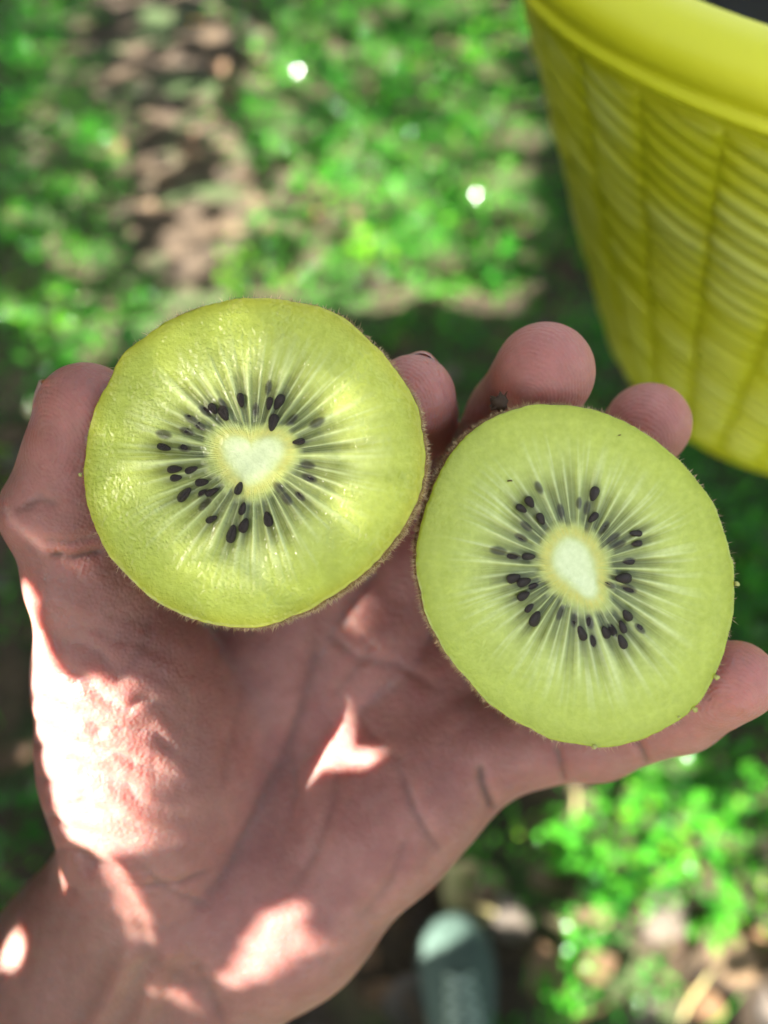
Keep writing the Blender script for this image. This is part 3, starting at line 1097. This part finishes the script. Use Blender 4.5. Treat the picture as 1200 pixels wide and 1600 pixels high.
    mot = np.clip(.5 + .9 * fbm(v / 7, 40), 0, 1)[:, None]
    colr = a * (1 - .55 * mot) + srgb(146, 92, 86)[None] * .55 * mot
    colr = colr * (1 - .65 * red[:, None]) + b * .65 * red[:, None]
    wristy = np.clip((px[:, 1] - 1330) / 160, 0, 1)[:, None] * np.clip((330 - px[:, 0]) / 120, 0, 1)[:, None]
    colr = colr * (1 - .5 * wristy) + srgb(158, 120, 102)[None] * .5 * wristy
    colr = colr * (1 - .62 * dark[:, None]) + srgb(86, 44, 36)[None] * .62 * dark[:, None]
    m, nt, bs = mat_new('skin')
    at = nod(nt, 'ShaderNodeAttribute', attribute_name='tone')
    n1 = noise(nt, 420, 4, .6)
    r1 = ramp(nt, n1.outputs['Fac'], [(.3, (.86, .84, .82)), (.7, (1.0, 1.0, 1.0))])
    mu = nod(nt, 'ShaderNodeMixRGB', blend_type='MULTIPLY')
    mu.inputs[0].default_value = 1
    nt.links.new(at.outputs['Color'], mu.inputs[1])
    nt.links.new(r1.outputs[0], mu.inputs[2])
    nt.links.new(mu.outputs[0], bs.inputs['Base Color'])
    bs.inputs['Subsurface Weight'].default_value = 1.0
    bs.inputs['Subsurface Radius'].default_value = (1.0, .22, .11)
    bs.inputs['Subsurface Scale'].default_value = .0065
    bs.inputs['Roughness'].default_value = .5
    bs.inputs['Specular IOR Level'].default_value = .4
    vo = nod(nt, 'ShaderNodeTexVoronoi', Scale=1500)
    tc = nod(nt, 'ShaderNodeTexCoord')
    nt.links.new(tc.outputs['Object'], vo.inputs['Vector'])
    b1 = bump(nt, bs, vo.outputs['Distance'], .00012)
    n2 = noise(nt, 300, 4)
    ve = nod(nt, 'ShaderNodeTexVoronoi', Scale=330, feature='DISTANCE_TO_EDGE')
    wv = nod(nt, 'ShaderNodeVectorMath', operation='ADD')
    nw = noise(nt, 160, 2)
    sc_ = nod(nt, 'ShaderNodeVectorMath', operation='SCALE')
    sc_.inputs['Scale'].default_value = .004
    nt.links.new(nw.outputs['Color'], sc_.inputs[0])
    nt.links.new(tc.outputs['Object'], wv.inputs[0])
    nt.links.new(sc_.outputs[0], wv.inputs[1])
    nt.links.new(wv.outputs[0], ve.inputs['Vector'])
    re_ = ramp(nt, ve.outputs['Distance'], [(0, (0, 0, 0)), (.16, (1, 1, 1))])
    b15 = bump(nt, bs, re_.outputs[0], .00008, .5, b1)
    b2 = bump(nt, bs, n2.outputs['Fac'], .00025, .6, b15)
    pa = nod(nt, 'ShaderNodeAttribute', attribute_name='ridge')
    ma = nod(nt, 'ShaderNodeMath', operation='MULTIPLY')
    ma.inputs[1].default_value = 2 * math.pi / .62
    sn = nod(nt, 'ShaderNodeMath', operation='SINE')
    pm = nod(nt, 'ShaderNodeAttribute', attribute_name='ridge_mask')
    ml = nod(nt, 'ShaderNodeMath', operation='MULTIPLY')
    nt.links.new(pa.outputs['Fac'], ma.inputs[0])
    nt.links.new(ma.outputs[0], sn.inputs[0])
    nt.links.new(sn.outputs[0], ml.inputs[0])
    nt.links.new(pm.outputs['Fac'], ml.inputs[1])
    bump(nt, bs, ml.outputs[0], .00010, .8, b2)
    org = mm(350, 1200, 165)
    w = ((v - org) / 1000) @ RC.T
    me = mesh('hand', w, fc, m)
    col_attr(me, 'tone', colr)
    flt_attr(me, 'ridge', rp + .35 * vnoise(v / 3.2, 61) + .12 * vnoise(v / 1.1, 62))
    flt_attr(me, 'ridge_mask', rm * .45)
    hand_o = obj('hand', me, loc=P(350, 1200, .165))
    tag(hand_o, 'open bare hand and wrist with palm up holding both cut kiwi halves', 'hand')
    # nails
    nm_, nt, bs = mat_new('fingernail')
    n1 = noise(nt, 200, 2)
    r1 = ramp(nt, n1.outputs['Fac'], [(.3, srgb(190, 140, 126)), (.7, srgb(210, 166, 150))])
    nt.links.new(r1.outputs[0], bs.inputs['Base Color'])
    bs.inputs['Roughness'].default_value = .3
    bs.inputs['Subsurface Weight'].default_value = .4
    bs.inputs['Subsurface Scale'].default_value = .002

    def nail(c, ax, nrm, L, W, curve):
        ax = unit(np.array(ax, float))
        nrm = unit(np.array(nrm, float) - ax * np.dot(nrm, ax))
        sd = np.cross(nrm, ax)
        vv = []
        nu, nv = 9, 9
        for lay in (0, -.5):
            for i in range(nu):
                u = i / (nu - 1) * 2 - 1
                for j in range(nv):
                    s = j / (nv - 1) * 2 - 1
                    wd = W * (1 - .25 * max(0, u) ** 4 - .15 * max(0, -u) ** 3)
                    lon = L * u * (1 - .16 * s * s * (1 if u > 0 else .8))
                    vv.append(c + ax * lon + sd * s * wd + nrm * (-(s * s) * curve - .10 * u * u * L * .5 + lay))
        ff = []
        n_ = nu * nv
        for i in range(nu - 1):
            for j in range(nv - 1):
                q = (i * nv + j, (i + 1) * nv + j, (i + 1) * nv + j + 1, i * nv + j + 1)
                ff.append(q)
                ff.append(tuple(k + n_ for k in q[::-1]))
        rim = [i * nv for i in range(nu)] + [(nu - 1) * nv + j for j in range(1, nv)] + [i * nv + nv - 1 for i in range(nu - 2, -1, -1)] + [j for j in range(nv - 2, 0, -1)]
        for a_, b_ in zip(rim, rim[1:] + rim[:1]):
            ff.append((a_, b_, b_ + n_, a_ + n_))
        w_ = ((np.array(vv) - org) / 1000) @ RC.T
        obj('fingernail', mesh('fingernail', w_, ff, nm_), hand_o)
    nail(mm(64, 655, 137), (.06, 1, .1), (-1, .02, -.15), 7.0, 5.2, 1.6)
    nail(mm(669, 565, 138.5), (-.1, .25, 1), (.4, 1, -.1), 4.6, 4.4, 1.9)
    return hand_o


HAND_O = hand()
vine()


# ------------------------------------------------------------------ kiwi halves
OUT_L = [(575, 70), (700, 78), (830, 108), (920, 170), (1000, 250), (1070, 340), (1110, 430), (1128, 540), (1120, 640), (1090, 740), (1040, 820),
         (960, 910), (870, 975), (780, 1040), (680, 1080), (600, 1103), (500, 1100), (400, 1075), (330, 1040), (260, 1000), (190, 930), (130, 860),
         (90, 780), (68, 700), (57, 620), (65, 560), (80, 480), (95, 420), (120, 360), (150, 310), (178, 250), (235, 203), (290, 163), (360, 125), (440, 95), (520, 80)]
OUT_L = [(100 + x / 2, 430 + y / 2) for x, y in OUT_L]
OUT_R = [(440, 68), (540, 66), (620, 80), (700, 105), (800, 160), (880, 215), (950, 290), (1010, 360), (1045, 440), (1075, 530), (1092, 640), (1085, 730),
         (1075, 820), (1050, 900), (1010, 980), (950, 1060), (880, 1110), (800, 1150), (720, 1172), (640, 1175), (560, 1165), (480, 1140), (400, 1100),
         (310, 1040), (240, 970), (170, 880), (110, 780), (80, 690), (62, 600), (65, 520), (85, 430), (110, 350), (150, 260), (200, 190), (260, 140), (340, 95)]
OUT_R = [(620 + x / 2.069, 600 + y / 2.069) for x, y in OUT_R]
SEED_L = [(553, 391, 44), (465, 417, 40), (440, 424, 42, .5), (500, 432, 42), (495, 405, 40, .45), (597, 418, 36, .35), (638, 350, 40, .35), (642, 401, 44), (671, 396, 46),
          (654, 461, 48), (733, 520, 40), (790, 460, 46, .45), (395, 448, 42, .6), (422, 470, 40, .7), (382, 487, 42, .6), (313, 538, 42), (375, 540, 38, .8),
          (312, 497, 46, .35), (345, 606, 42), (398, 608, 44), (350, 633, 40), (430, 647, 46), (376, 685, 52), (433, 680, 36, .8), (461, 677, 46), (438, 715, 44, .4),
          (460, 762, 42), (547, 665, 48), (558, 730, 44), (563, 782, 50), (524, 808, 50), (637, 762, 46), (670, 665, 40, .4), (695, 698, 44, .8), (737, 690, 36, .8),
          (765, 632, 44, .6), (760, 592, 40, .35), (710, 452, 40, .3)]
SEED_L = [(100 + s[0] / 2, 430 + s[1] / 2, s[2] / 18, s[3] if len(s) > 3 else 1) for s in SEED_L]
SEED_R = [(430, 382, 38), (403, 403, 42), (466, 436, 42), (420, 460, 40, .5), (403, 497, 40, .55), (426, 558, 48), (378, 556, 44, .8), (330, 540, 50, .4), (378, 628, 50),
          (411, 640, 42), (443, 654, 36, .8), (410, 685, 46), (428, 724, 40), (448, 759, 48), (530, 740, 44, .4), (575, 765, 40, .5), (625, 770, 44, .7), (599, 806, 48),
          (676, 803, 46), (700, 797, 44, .9), (730, 785, 40), (637, 832, 40, .7), (729, 833, 46), (745, 748, 46), (787, 791, 40, .9), (753, 663, 46, .7), (690, 650, 38, .9),
          (733, 628, 46), (753, 573, 40, .9), (776, 516, 38), (773, 483, 44), (638, 355, 42), (635, 432, 42), (617, 400, 40, .4), (590, 385, 34, .45, 1), (532, 410, 40, .4),
          (672, 464, 42, .6), (700, 500, 46, .4), (720, 520, 42, .4), (460, 335, 38, .3)]
SEED_R = [(620 + s[0] / 2.069, 600 + s[1] / 2.069, s[2] / 18.2, s[3] if len(s) > 3 else 1, len(s) > 4) for s in SEED_R]
CORE_L = [(345, 690), (356, 680), (375, 680), (392, 690), (412, 682), (432, 680), (446, 692), (447, 708), (436, 726), (420, 745), (402, 758), (388, 762), (372, 748), (357, 730), (346, 710)]
CORE_R = [(884, 836), (898, 838), (914, 848), (926, 866), (932, 888), (934, 910), (937, 926), (930, 938), (918, 938), (902, 926), (884, 912), (868, 898), (860, 880), (862, 860), (872, 844)]


def kiwi_flesh_mat():
    m, nt, bs = mat_new('kiwi_flesh')
    at = nod(nt, 'ShaderNodeAttribute', attribute_name='pulp')
    n1 = noise(nt, 900, 3)
    r1 = ramp(nt, n1.outputs['Fac'], [(.3, (.90, .91, .84)), (.7, (1.04, 1.03, 1.06))])
    mu = nod(nt, 'ShaderNodeMixRGB', blend_type='MULTIPLY')
    mu.inputs[0].default_value = 1
    nt.links.new(at.outputs['Color'], mu.inputs[1])
    nt.links.new(r1.outputs[0], mu.inputs[2])
    nt.links.new(mu.outputs[0], bs.inputs['Base Color'])
    bs.inputs['Subsurface Weight'].default_value = 0
    bs.inputs['Subsurface Radius'].default_value = (.9, 1.0, .35)
    bs.inputs['Subsurface Scale'].default_value = .0025
    bs.inputs['Roughness'].default_value = .15
    bs.inputs['Specular IOR Level'].default_value = .5
    n2 = noise(nt, 1600, 3, .6)
    bump(nt, bs, n2.outputs['Fac'], .00022, .6)
    return m


FLESH = kiwi_flesh_mat()
KSKIN = simple('kiwi_skin', [(.3, srgb(112, 84, 42)), (.7, srgb(160, 126, 70))], 500, .8, .0004)
FUZZ = simple('kiwi_fuzz', [(.3, srgb(176, 146, 100)), (.7, srgb(220, 196, 150))], 300, .6)
SEEDM = simple('kiwi_seed', [(.3, srgb(26, 16, 14)), (.7, srgb(48, 30, 26))], 700, .1, .0001)
SEEDR = simple('kiwi_seed_unripe', [(.3, srgb(110, 52, 40)), (.7, srgb(140, 76, 58))], 700, .3)


def seed_mesh(mat, name='seed'):
    n, k = 9, 12
    v = [(0, -1, 0)]
    for i in range(1, n):
        t = i / n
        y = -math.cos(t * math.pi)
        r = math.sin(t * math.pi) ** .85 * (1 + .28 * y) * .62
        for j in range(k):
            a = 2 * math.pi * j / k
            v.append((r * math.cos(a), y, r * math.sin(a) * .72))
    v.append((0, 1, 0))
    f = [(0, 1 + j, 1 + (j + 1) % k) for j in range(k)]
    for i in range(n - 2):
        for j in range(k):
            a = 1 + i * k + j
            b = 1 + i * k + (j + 1) % k
            f.append((a, a + k, b + k, b))
    e = 1 + (n - 2) * k
    f += [(e + j, len(v) - 1, e + (j + 1) % k) for j in range(k)]
    return mesh(name, np.array(v) / 2, [q[::-1] for q in f], mat)


SEED_ME = seed_mesh(SEEDM)
SEED_RED = seed_mesh(SEEDR)


def kiwi(p0, nrm, outline, core, seeds, depth, label, seed, wet, crumbs):
    rng = np.random.default_rng(seed)
    n = unit(np.array(nrm, float))
    p0 = camv(*p0)
    ux = unit(np.cross([0, 1.0, 0], n))
    uy = np.cross(n, ux)

    def loc(px, py):
        q = ray_plane(px, py, p0, n) - p0
        return np.array([q @ ux, q @ uy]) * 1000      # mm in the cut plane
    root = thing('kiwi_half', label, 'kiwi', RC @ p0 + CL)
    M = np.stack([RC @ ux, RC @ uy, RC @ n], 1)
    root.rotation_euler = Matrix(M.tolist()).to_euler()
    out = np.array([loc(*q) for q in outline])
    cor = np.array([loc(*q) for q in core])
    cc = cor.mean(0)
    N = 900

    def polar(pts, c):
        d = pts - c
        a = np.arctan2(d[:, 1], d[:, 0])
        o = np.argsort(a)
        a, r = a[o], np.hypot(*d.T)[o]
        g = np.linspace(-np.pi, np.pi, N, endpoint=False)
        return g, np.interp(g, np.r_[a - 2 * np.pi, a, a + 2 * np.pi], np.r_[r, r, r])

    def smooth(r, k):
        ker = np.exp(-np.linspace(-2, 2, 2 * k + 1) ** 2)
        ker /= ker.sum()
        return np.convolve(np.r_[r[-k:], r, r[:k]], ker, 'valid')
    th, ro = polar(out, cc)
    ro = smooth(ro, 24)
    ro = ro + .16 * vnoise(np.c_[np.cos(th), np.sin(th)] * 7 + 30, seed) + .09 * vnoise(np.c_[np.cos(th), np.sin(th)] * 26 + 90, seed + 1)
    _, rc = polar(cor, cc)
    rc = smooth(rc, 16)
    ct, st = np.cos(th), np.sin(th)

    # locules: jittered spindles round the core
    nl = 41
    la = np.sort((np.arange(nl) + rng.uniform(-.28, .28, nl)) / nl * 2 * np.pi - np.pi)
    lw = rng.uniform(.55, .75, nl) * 2 * np.pi / nl
    l0 = rng.uniform(.04, .12, nl)
    l1 = rng.uniform(.50, .70, nl)
    lk = rng.uniform(.65, 1.0, nl)
    sp = np.array([loc(s[0], s[1]) for s in seeds])
    ss = np.array([s[3] for s in seeds])
    sl = np.array([s[2] for s in seeds])

    def colour(xy):
        d = xy - cc
        a = np.arctan2(d[:, 1], d[:, 0])
        r = np.hypot(*d.T)
        RO = np.interp(a, th, ro, period=2 * np.pi)
        RCc = np.interp(a, th, rc, period=2 * np.pi)
        q = (r - RCc) / (RO - RCc)            # 0 at core, 1 at skin
        dm = r - RCc                          # mm from the core's edge
        # bend the rays a little
        aw = a + .05 * vnoise(np.c_[a * 3, q * 2], seed + 3) * q
        fib = vnoise(np.c_[np.cos(aw) * 42, np.sin(aw) * 42, q * 1.2], seed + 4)
        fib2 = vnoise(np.c_[np.cos(aw) * 90, np.sin(aw) * 90, q * 2.0], seed + 5)
        outer = srgb(190, 200, 88) if wet else srgb(186, 197, 84)
        edge = srgb(182, 180, 56) if wet else srgb(160, 170, 50)
        mid = srgb(204, 214, 124) if wet else srgb(199, 210, 120)
        corec = srgb(232, 240, 188)
        ring = srgb(212, 204, 104)
        c = np.repeat(outer[None], len(xy), 0)

        def lay(c, col, w):
            w = np.clip(w, 0, 1)[:, None]
            return c * (1 - w) + np.asarray(col)[None] * w
        c = lay(c, mid, 1.0 - np.clip((q - .30) / .52, 0, 1) + .10 * fib * (q < .9) * (q > 0))
        c = lay(c, edge, np.clip((q - .86) / .14, 0, 1) ** 1.5 * .9)
        c = c * (1 + .05 * vnoise(xy / 2.5, seed + 8) + .03 * vnoise(xy / .8, seed + 9))[:, None]
        # pale fibres running out
        reach = np.clip((.78 - q) / .25, 0, 1) * np.clip((q - .02) / .08, 0, 1)
        c = lay(c, srgb(224, 232, 164), .5 * np.clip(fib * 1.6, 0, 1) * reach * (.35 + .65 * np.clip(q / .5, 0, 1)))
        zone = np.clip((q - .03) / .08, 0, 1) * np.clip((.50 - q) / .22, 0, 1)
        c = lay(c, srgb(128, 140, 92), .38 * zone)
        # locules
        k = np.abs((aw[:, None] - la[None] + np.pi) % (2 * np.pi) - np.pi)
        i = np.argmin(k / lw[None], 1)
        ks = np.sort(k, 1)
        gap = (ks[:, 1] - ks[:, 0]) / (2 * np.pi / nl)
        x = k[np.arange(len(k)), i] / lw[i]
        t = (q - l0[i]) / (l1[i] - l0[i])
        t = np.clip(t, 0, 1)
        win = np.clip(t / .10, 0, 1) * np.clip((1 - t) / .38, 0, 1)
        prof = np.clip(1.15 - x * x * (1.1 + .9 * t), 0, 1) * win
        g = (t - .15)
        c_in = srgb(54, 62, 46)
        c_out = srgb(136, 142, 58)
        wloc = np.clip(g * 1.5, 0, 1)[:, None]
        cl = c_in[None] * (1 - wloc) + c_out[None] * wloc
        wv = np.clip(prof * lk[i] * (.86 + .25 * fib2), 0, 1)[:, None] * .95
        c = c * (1 - wv) + cl * wv
        # thin bright septa between
        sep = np.exp(-(gap / (.10 + .22 * np.clip(q, 0, 1))) ** 2) * np.clip((.66 - q) / .2, 0, 1) * np.clip((q - .03) / .1, 0, 1)
        c = lay(c, srgb(224, 232, 166), sep * .5)
        # dark translucent halos of buried seeds, along the ray
        dk = np.zeros(len(xy))
        for (sx, sy), s_, L in zip(sp, ss, sl):
            e = xy - (sx, sy)
            m_ = (np.abs(e[:, 0]) < 4) & (np.abs(e[:, 1]) < 4)
            if not m_.any():
                continue
            rd = unit(np.array([sx, sy]) - cc)
            al = e[m_] @ rd
            ac = e[m_] @ np.array([-rd[1], rd[0]])
            wgt = np.exp(-(al / (L * 1.25)) ** 2 - (ac / .7) ** 2) * .6
            if s_ < .95:
                core_ = 1 / (1 + np.exp(((np.hypot(al / (L * .56), ac / (L * .27))) - 1) * 9))
                wgt = np.maximum(wgt * s_, core_ * (.88 + .12 * s_))
            dk[m_] = np.maximum(dk[m_], wgt)
        c = lay(c, srgb(50, 44, 36), dk * .92)
        # yellow ring and core
        ringw = np.exp(-((dm - .5) / (1.0 if wet else 1.25)) ** 2) * (.75 + .35 * fib)
        ringw = np.where(dm < 0, np.exp(-(dm / .5) ** 2) * .6, ringw)
        c = lay(c, ring if wet else srgb(212, 200, 92), ringw * .85)
        cw = 1 / (1 + np.exp(np.clip((dm + .65) * 2.3, -30, 30)))
        c = lay(c, corec, cw)
        return c, prof, q, dm, fib

    def relief(xy, prof, q, dm, fib):
        z = -.28 * prof - .12 * np.clip(prof - .5, 0, 1)
        z += .06 * fib * (q < .75) * np.clip(q * 20, 0, 1) + .10 * np.exp(-(np.clip(dm, -9, 9) + 1.5) ** 2 / 4) * (dm < 1)
        rot = np.array([[.8, .6], [-.6, .8]])
        wxy = xy + .35 * np.stack([vnoise(xy / .9, seed + 31), vnoise(xy / .9 + 40, seed + 32)], 1)
        b = .8 * vnoise(wxy @ rot / .47, seed + 11) + .6 * vnoise(wxy @ rot.T / .31, seed + 12) + .4 * vnoise(wxy / .22, seed + 15)
        z += (.034 if wet else .020) * b * np.clip(1 + 1.1 * vnoise(xy / 4, seed + 14), .25, 2) * (1 + .5 * (q > .5)) + .22 * vnoise(xy / 7, seed + 13)
        return z
    nr_ = 190
    qs = np.linspace(0, 1, nr_)
    rr = rc[None] + (ro - .02 - rc)[None] * qs[:, None]
    X = cc[0] + rr * ct[None]
    Y = cc[1] + rr * st[None]
    xy = np.stack([X.ravel(), Y.ravel()], 1)
    c, prof, q, dm, fib = colour(xy)
    z = relief(xy, prof, q, dm, fib)
    ed = np.clip((q - .975) / .025, 0, 1)
    z = z - .18 * ed ** 2
    v = np.c_[xy, z] / 1000

    def band(rows, flip=False):
        i, j = np.meshgrid(np.arange(rows - 1), np.arange(N), indexing='ij')
        a = i * N + j
        b = i * N + (j + 1) % N
        f = np.stack([a, a + N, b + N, b], -1).reshape(-1, 4)
        return f[:, ::-1] if flip else f
    me = mesh('flesh', v, band(nr_), FLESH)
    col_attr(me, 'pulp', c)
    obj('flesh', me, root)
    # core
    nk = 40
    qs = np.linspace(.004, 1, nk)
    rr = rc[None] * qs[:, None]
    xy = np.stack([(cc[0] + rr * ct[None]).ravel(), (cc[1] + rr * st[None]).ravel()], 1)
    c, prof, q, dm, fib = colour(xy)
    z = relief(xy, prof * 0, q, dm, fib) * np.clip(np.repeat(qs, N) / .6, 0, 1) ** 2
    me = mesh('core', np.c_[xy, z] / 1000, band(nk), FLESH)
    col_attr(me, 'pulp', c)
    obj('core', me, root)
    # skin: rounded bowl behind the cut
    nd = 44
    ctr = out.mean(0)
    edge_xy = np.stack([cc[0] + (ro + .03) * ct, cc[1] + (ro + .03) * st], 1)
    t = np.linspace(0, 1, nd)
    ang = t * np.pi / 2
    rad = np.cos(ang) ** .82
    rad = rad * (1 + .018 * np.sin(np.clip(t * 3.2, 0, 1) * np.pi))
    dz = -depth * np.sin(ang) ** 1.05 - .30
    SX = ctr[0] + (edge_xy[:, 0] - ctr[0])[None] * np.maximum(rad, .004)[:, None]
    SY = ctr[1] + (edge_xy[:, 1] - ctr[1])[None] * np.maximum(rad, .004)[:, None]
    sk = np.stack([SX, SY, np.repeat(dz[:, None], N, 1)], -1)
    lip = np.stack([cc[0] + (ro - .2) * ct, cc[1] + (ro - .2) * st, np.full(N, -.42)], 1)
    sv = np.vstack([lip, sk.reshape(-1, 3)])
    sv += (.10 * vnoise(sv / 1.3, seed + 20))[:, None] * unit(sv * [1, 1, 1])
    skin = obj('skin', mesh('skin', sv / 1000, band(nd + 1), KSKIN), root)
    # fuzz: short hairs on the skin, thickest near the rim
    nh = 7000
    ti = np.clip(np.abs(rng.normal(0, .16, nh)), 0.005, .8)
    ai = rng.integers(0, N, nh)
    a0 = ti * np.pi / 2
    rd = np.cos(a0) ** .82 * (1 + .018 * np.sin(np.clip(ti * 3.2, 0, 1) * np.pi))
    base = np.stack([ctr[0] + (edge_xy[ai, 0] - ctr[0]) * rd, ctr[1] + (edge_xy[ai, 1] - ctr[1]) * rd, -depth * np.sin(a0) ** 1.05 - .3], 1)
    nrm_ = unit(np.stack([base[:, 0] - ctr[0], base[:, 1] - ctr[1], base[:, 2] * .55], 1))
    d = unit(nrm_ + rng.normal(0, .5, (nh, 3)) + [0, 0, .15])
    L = rng.uniform(.3, 1.0, nh)[:, None] * np.where(rng.random(nh) < .12, 1.5, 1)[:, None]
    sd = unit(np.cross(d, rng.normal(size=(nh, 3)))) * rng.uniform(.03, .065, nh)[:, None]
    tp = base + d * L + rng.normal(0, .12, (nh, 3))
    hv = np.stack([base - sd, base + sd, base + d * L * .55 + sd * .6, tp, base + d * L * .55 - sd * .6], 1).reshape(-1, 3)
    b = np.arange(nh) * 5
    hf = np.concatenate([np.stack([b, b + 1, b + 2], 1), np.stack([b, b + 2, b + 4], 1), np.stack([b + 4, b + 2, b + 3], 1)])
    fo = obj('fuzz', mesh('fuzz', hv / 1000, hf, FUZZ), skin)
    fo['kind'] = 'stuff'
    # seeds
    for s, (x, y) in zip(seeds, sp):
        if s[3] < .45 and not (len(s) > 4 and s[4]):
            continue
        o = obj('seed', SEED_RED if len(s) > 4 and s[4] else SEED_ME, root)
        rd = np.array([x, y]) - cc
        a = math.atan2(rd[1], rd[0]) - math.pi / 2 + rng.normal(0, .22)
        L = s[2] * rng.uniform(.86, 1.1)
        k = L * rng.uniform(.82, 1.08) * (1.12 if L < 2 else 1)
        o.scale = (k / 1000, L / 1000, k / 1000)
        dep = (.10 + rng.uniform(-.12, .1)) if s[3] > .95 else -(.20 + .25 * (1 - s[3])) * L
        o.location = (x / 1000, y / 1000, (dep - .12) / 1000)
        o.rotation_euler = (rng.normal(0, .15), rng.normal(0, .2), a)
    # bits of torn pulp at the cut's edge
    for px, py, s, k in crumbs:
        x, y = loc(px, py)
        m_ = crumb_mesh(rng, FLESH if k == 0 else KSKIN)
        if k == 0:
            col_attr(m_, 'pulp', np.repeat(srgb(206, 206, 120)[None], len(m_.vertices), 0))
        o = obj('pulp_crumb' if k == 0 else 'skin_shred', m_, root)
        o.scale = (s * .5 / 1000, s * .5 / 1000 * (1 if k == 0 else .28), s / 1000 * (.7 if k == 0 else .2))
        o.location = (x / 1000, y / 1000, .0001)
        o.rotation_euler = (rng.normal(0, .3), rng.normal(0, .3), rng.uniform(0, 3) if k == 0 else .1)
    return root


def crumb_mesh(rng, mat):
    import bmesh
    bm = bmesh.new()
    bmesh.ops.create_icosphere(bm, subdivisions=2, radius=.5)
    for v in bm.verts:
        v.co *= float(1 + rng.uniform(-.35, .35))
    m = bpy.data.meshes.new('crumb')
    bm.to_mesh(m)
    bm.free()
    m.polygons.foreach_set('use_smooth', np.ones(len(m.polygons), bool))
    m.materials.append(mat)
    return m


kiwi((398, 722, .1195), (-.10, .09, 1), OUT_L, CORE_L, SEED_L, 34,
     'kiwi half pinched by the thumb, with shiny wet cut face and heart shaped core', 3, True,
     [(283, 912, .4, 1), (126, 742, 1.2, 0)])
kiwi((898, 900, .1265), (.02, -.02, 1), OUT_R, CORE_R, SEED_R, 34,
     'kiwi half resting along the little finger, with duller cut face and slanting oval core', 17, False,
     [(1151, 912, 1.6, 0), (1119, 1058, 1.8, 0), (1086, 1108, 1.7, 0), (928, 1166, 1.6, 0), (1060, 1120, .9, 0), (797, 751, 2.2, 1), (968, 680, 1.0, 1)])


def debris():
    rng = np.random.default_rng(77)
    c = P(779, 630, .1285)
    m = crumb_mesh(rng, simple('dry_debris', [(.3, srgb(60, 42, 30)), (.7, srgb(120, 92, 66))], 900, .9, .0004))
    o = obj('debris_crumb', m, loc=c)
    o.scale = (.0030, .0028, .0026)
    tag(o, 'brown crumb of dried flower stuck between middle finger and kiwi edge', 'crumb')
    for k in range(7):
        d = unit(rng.normal(size=3) + [0, .3, .6])
        tv, tf = tube([d * .2, d * .5 + rng.normal(0, .05, 3), d * .75 + rng.normal(0, .1, 3)], [.09, .07, .03], 5)
        obj('shred', mesh('shred', tv, tf, m.materials[0]), o)


debris()
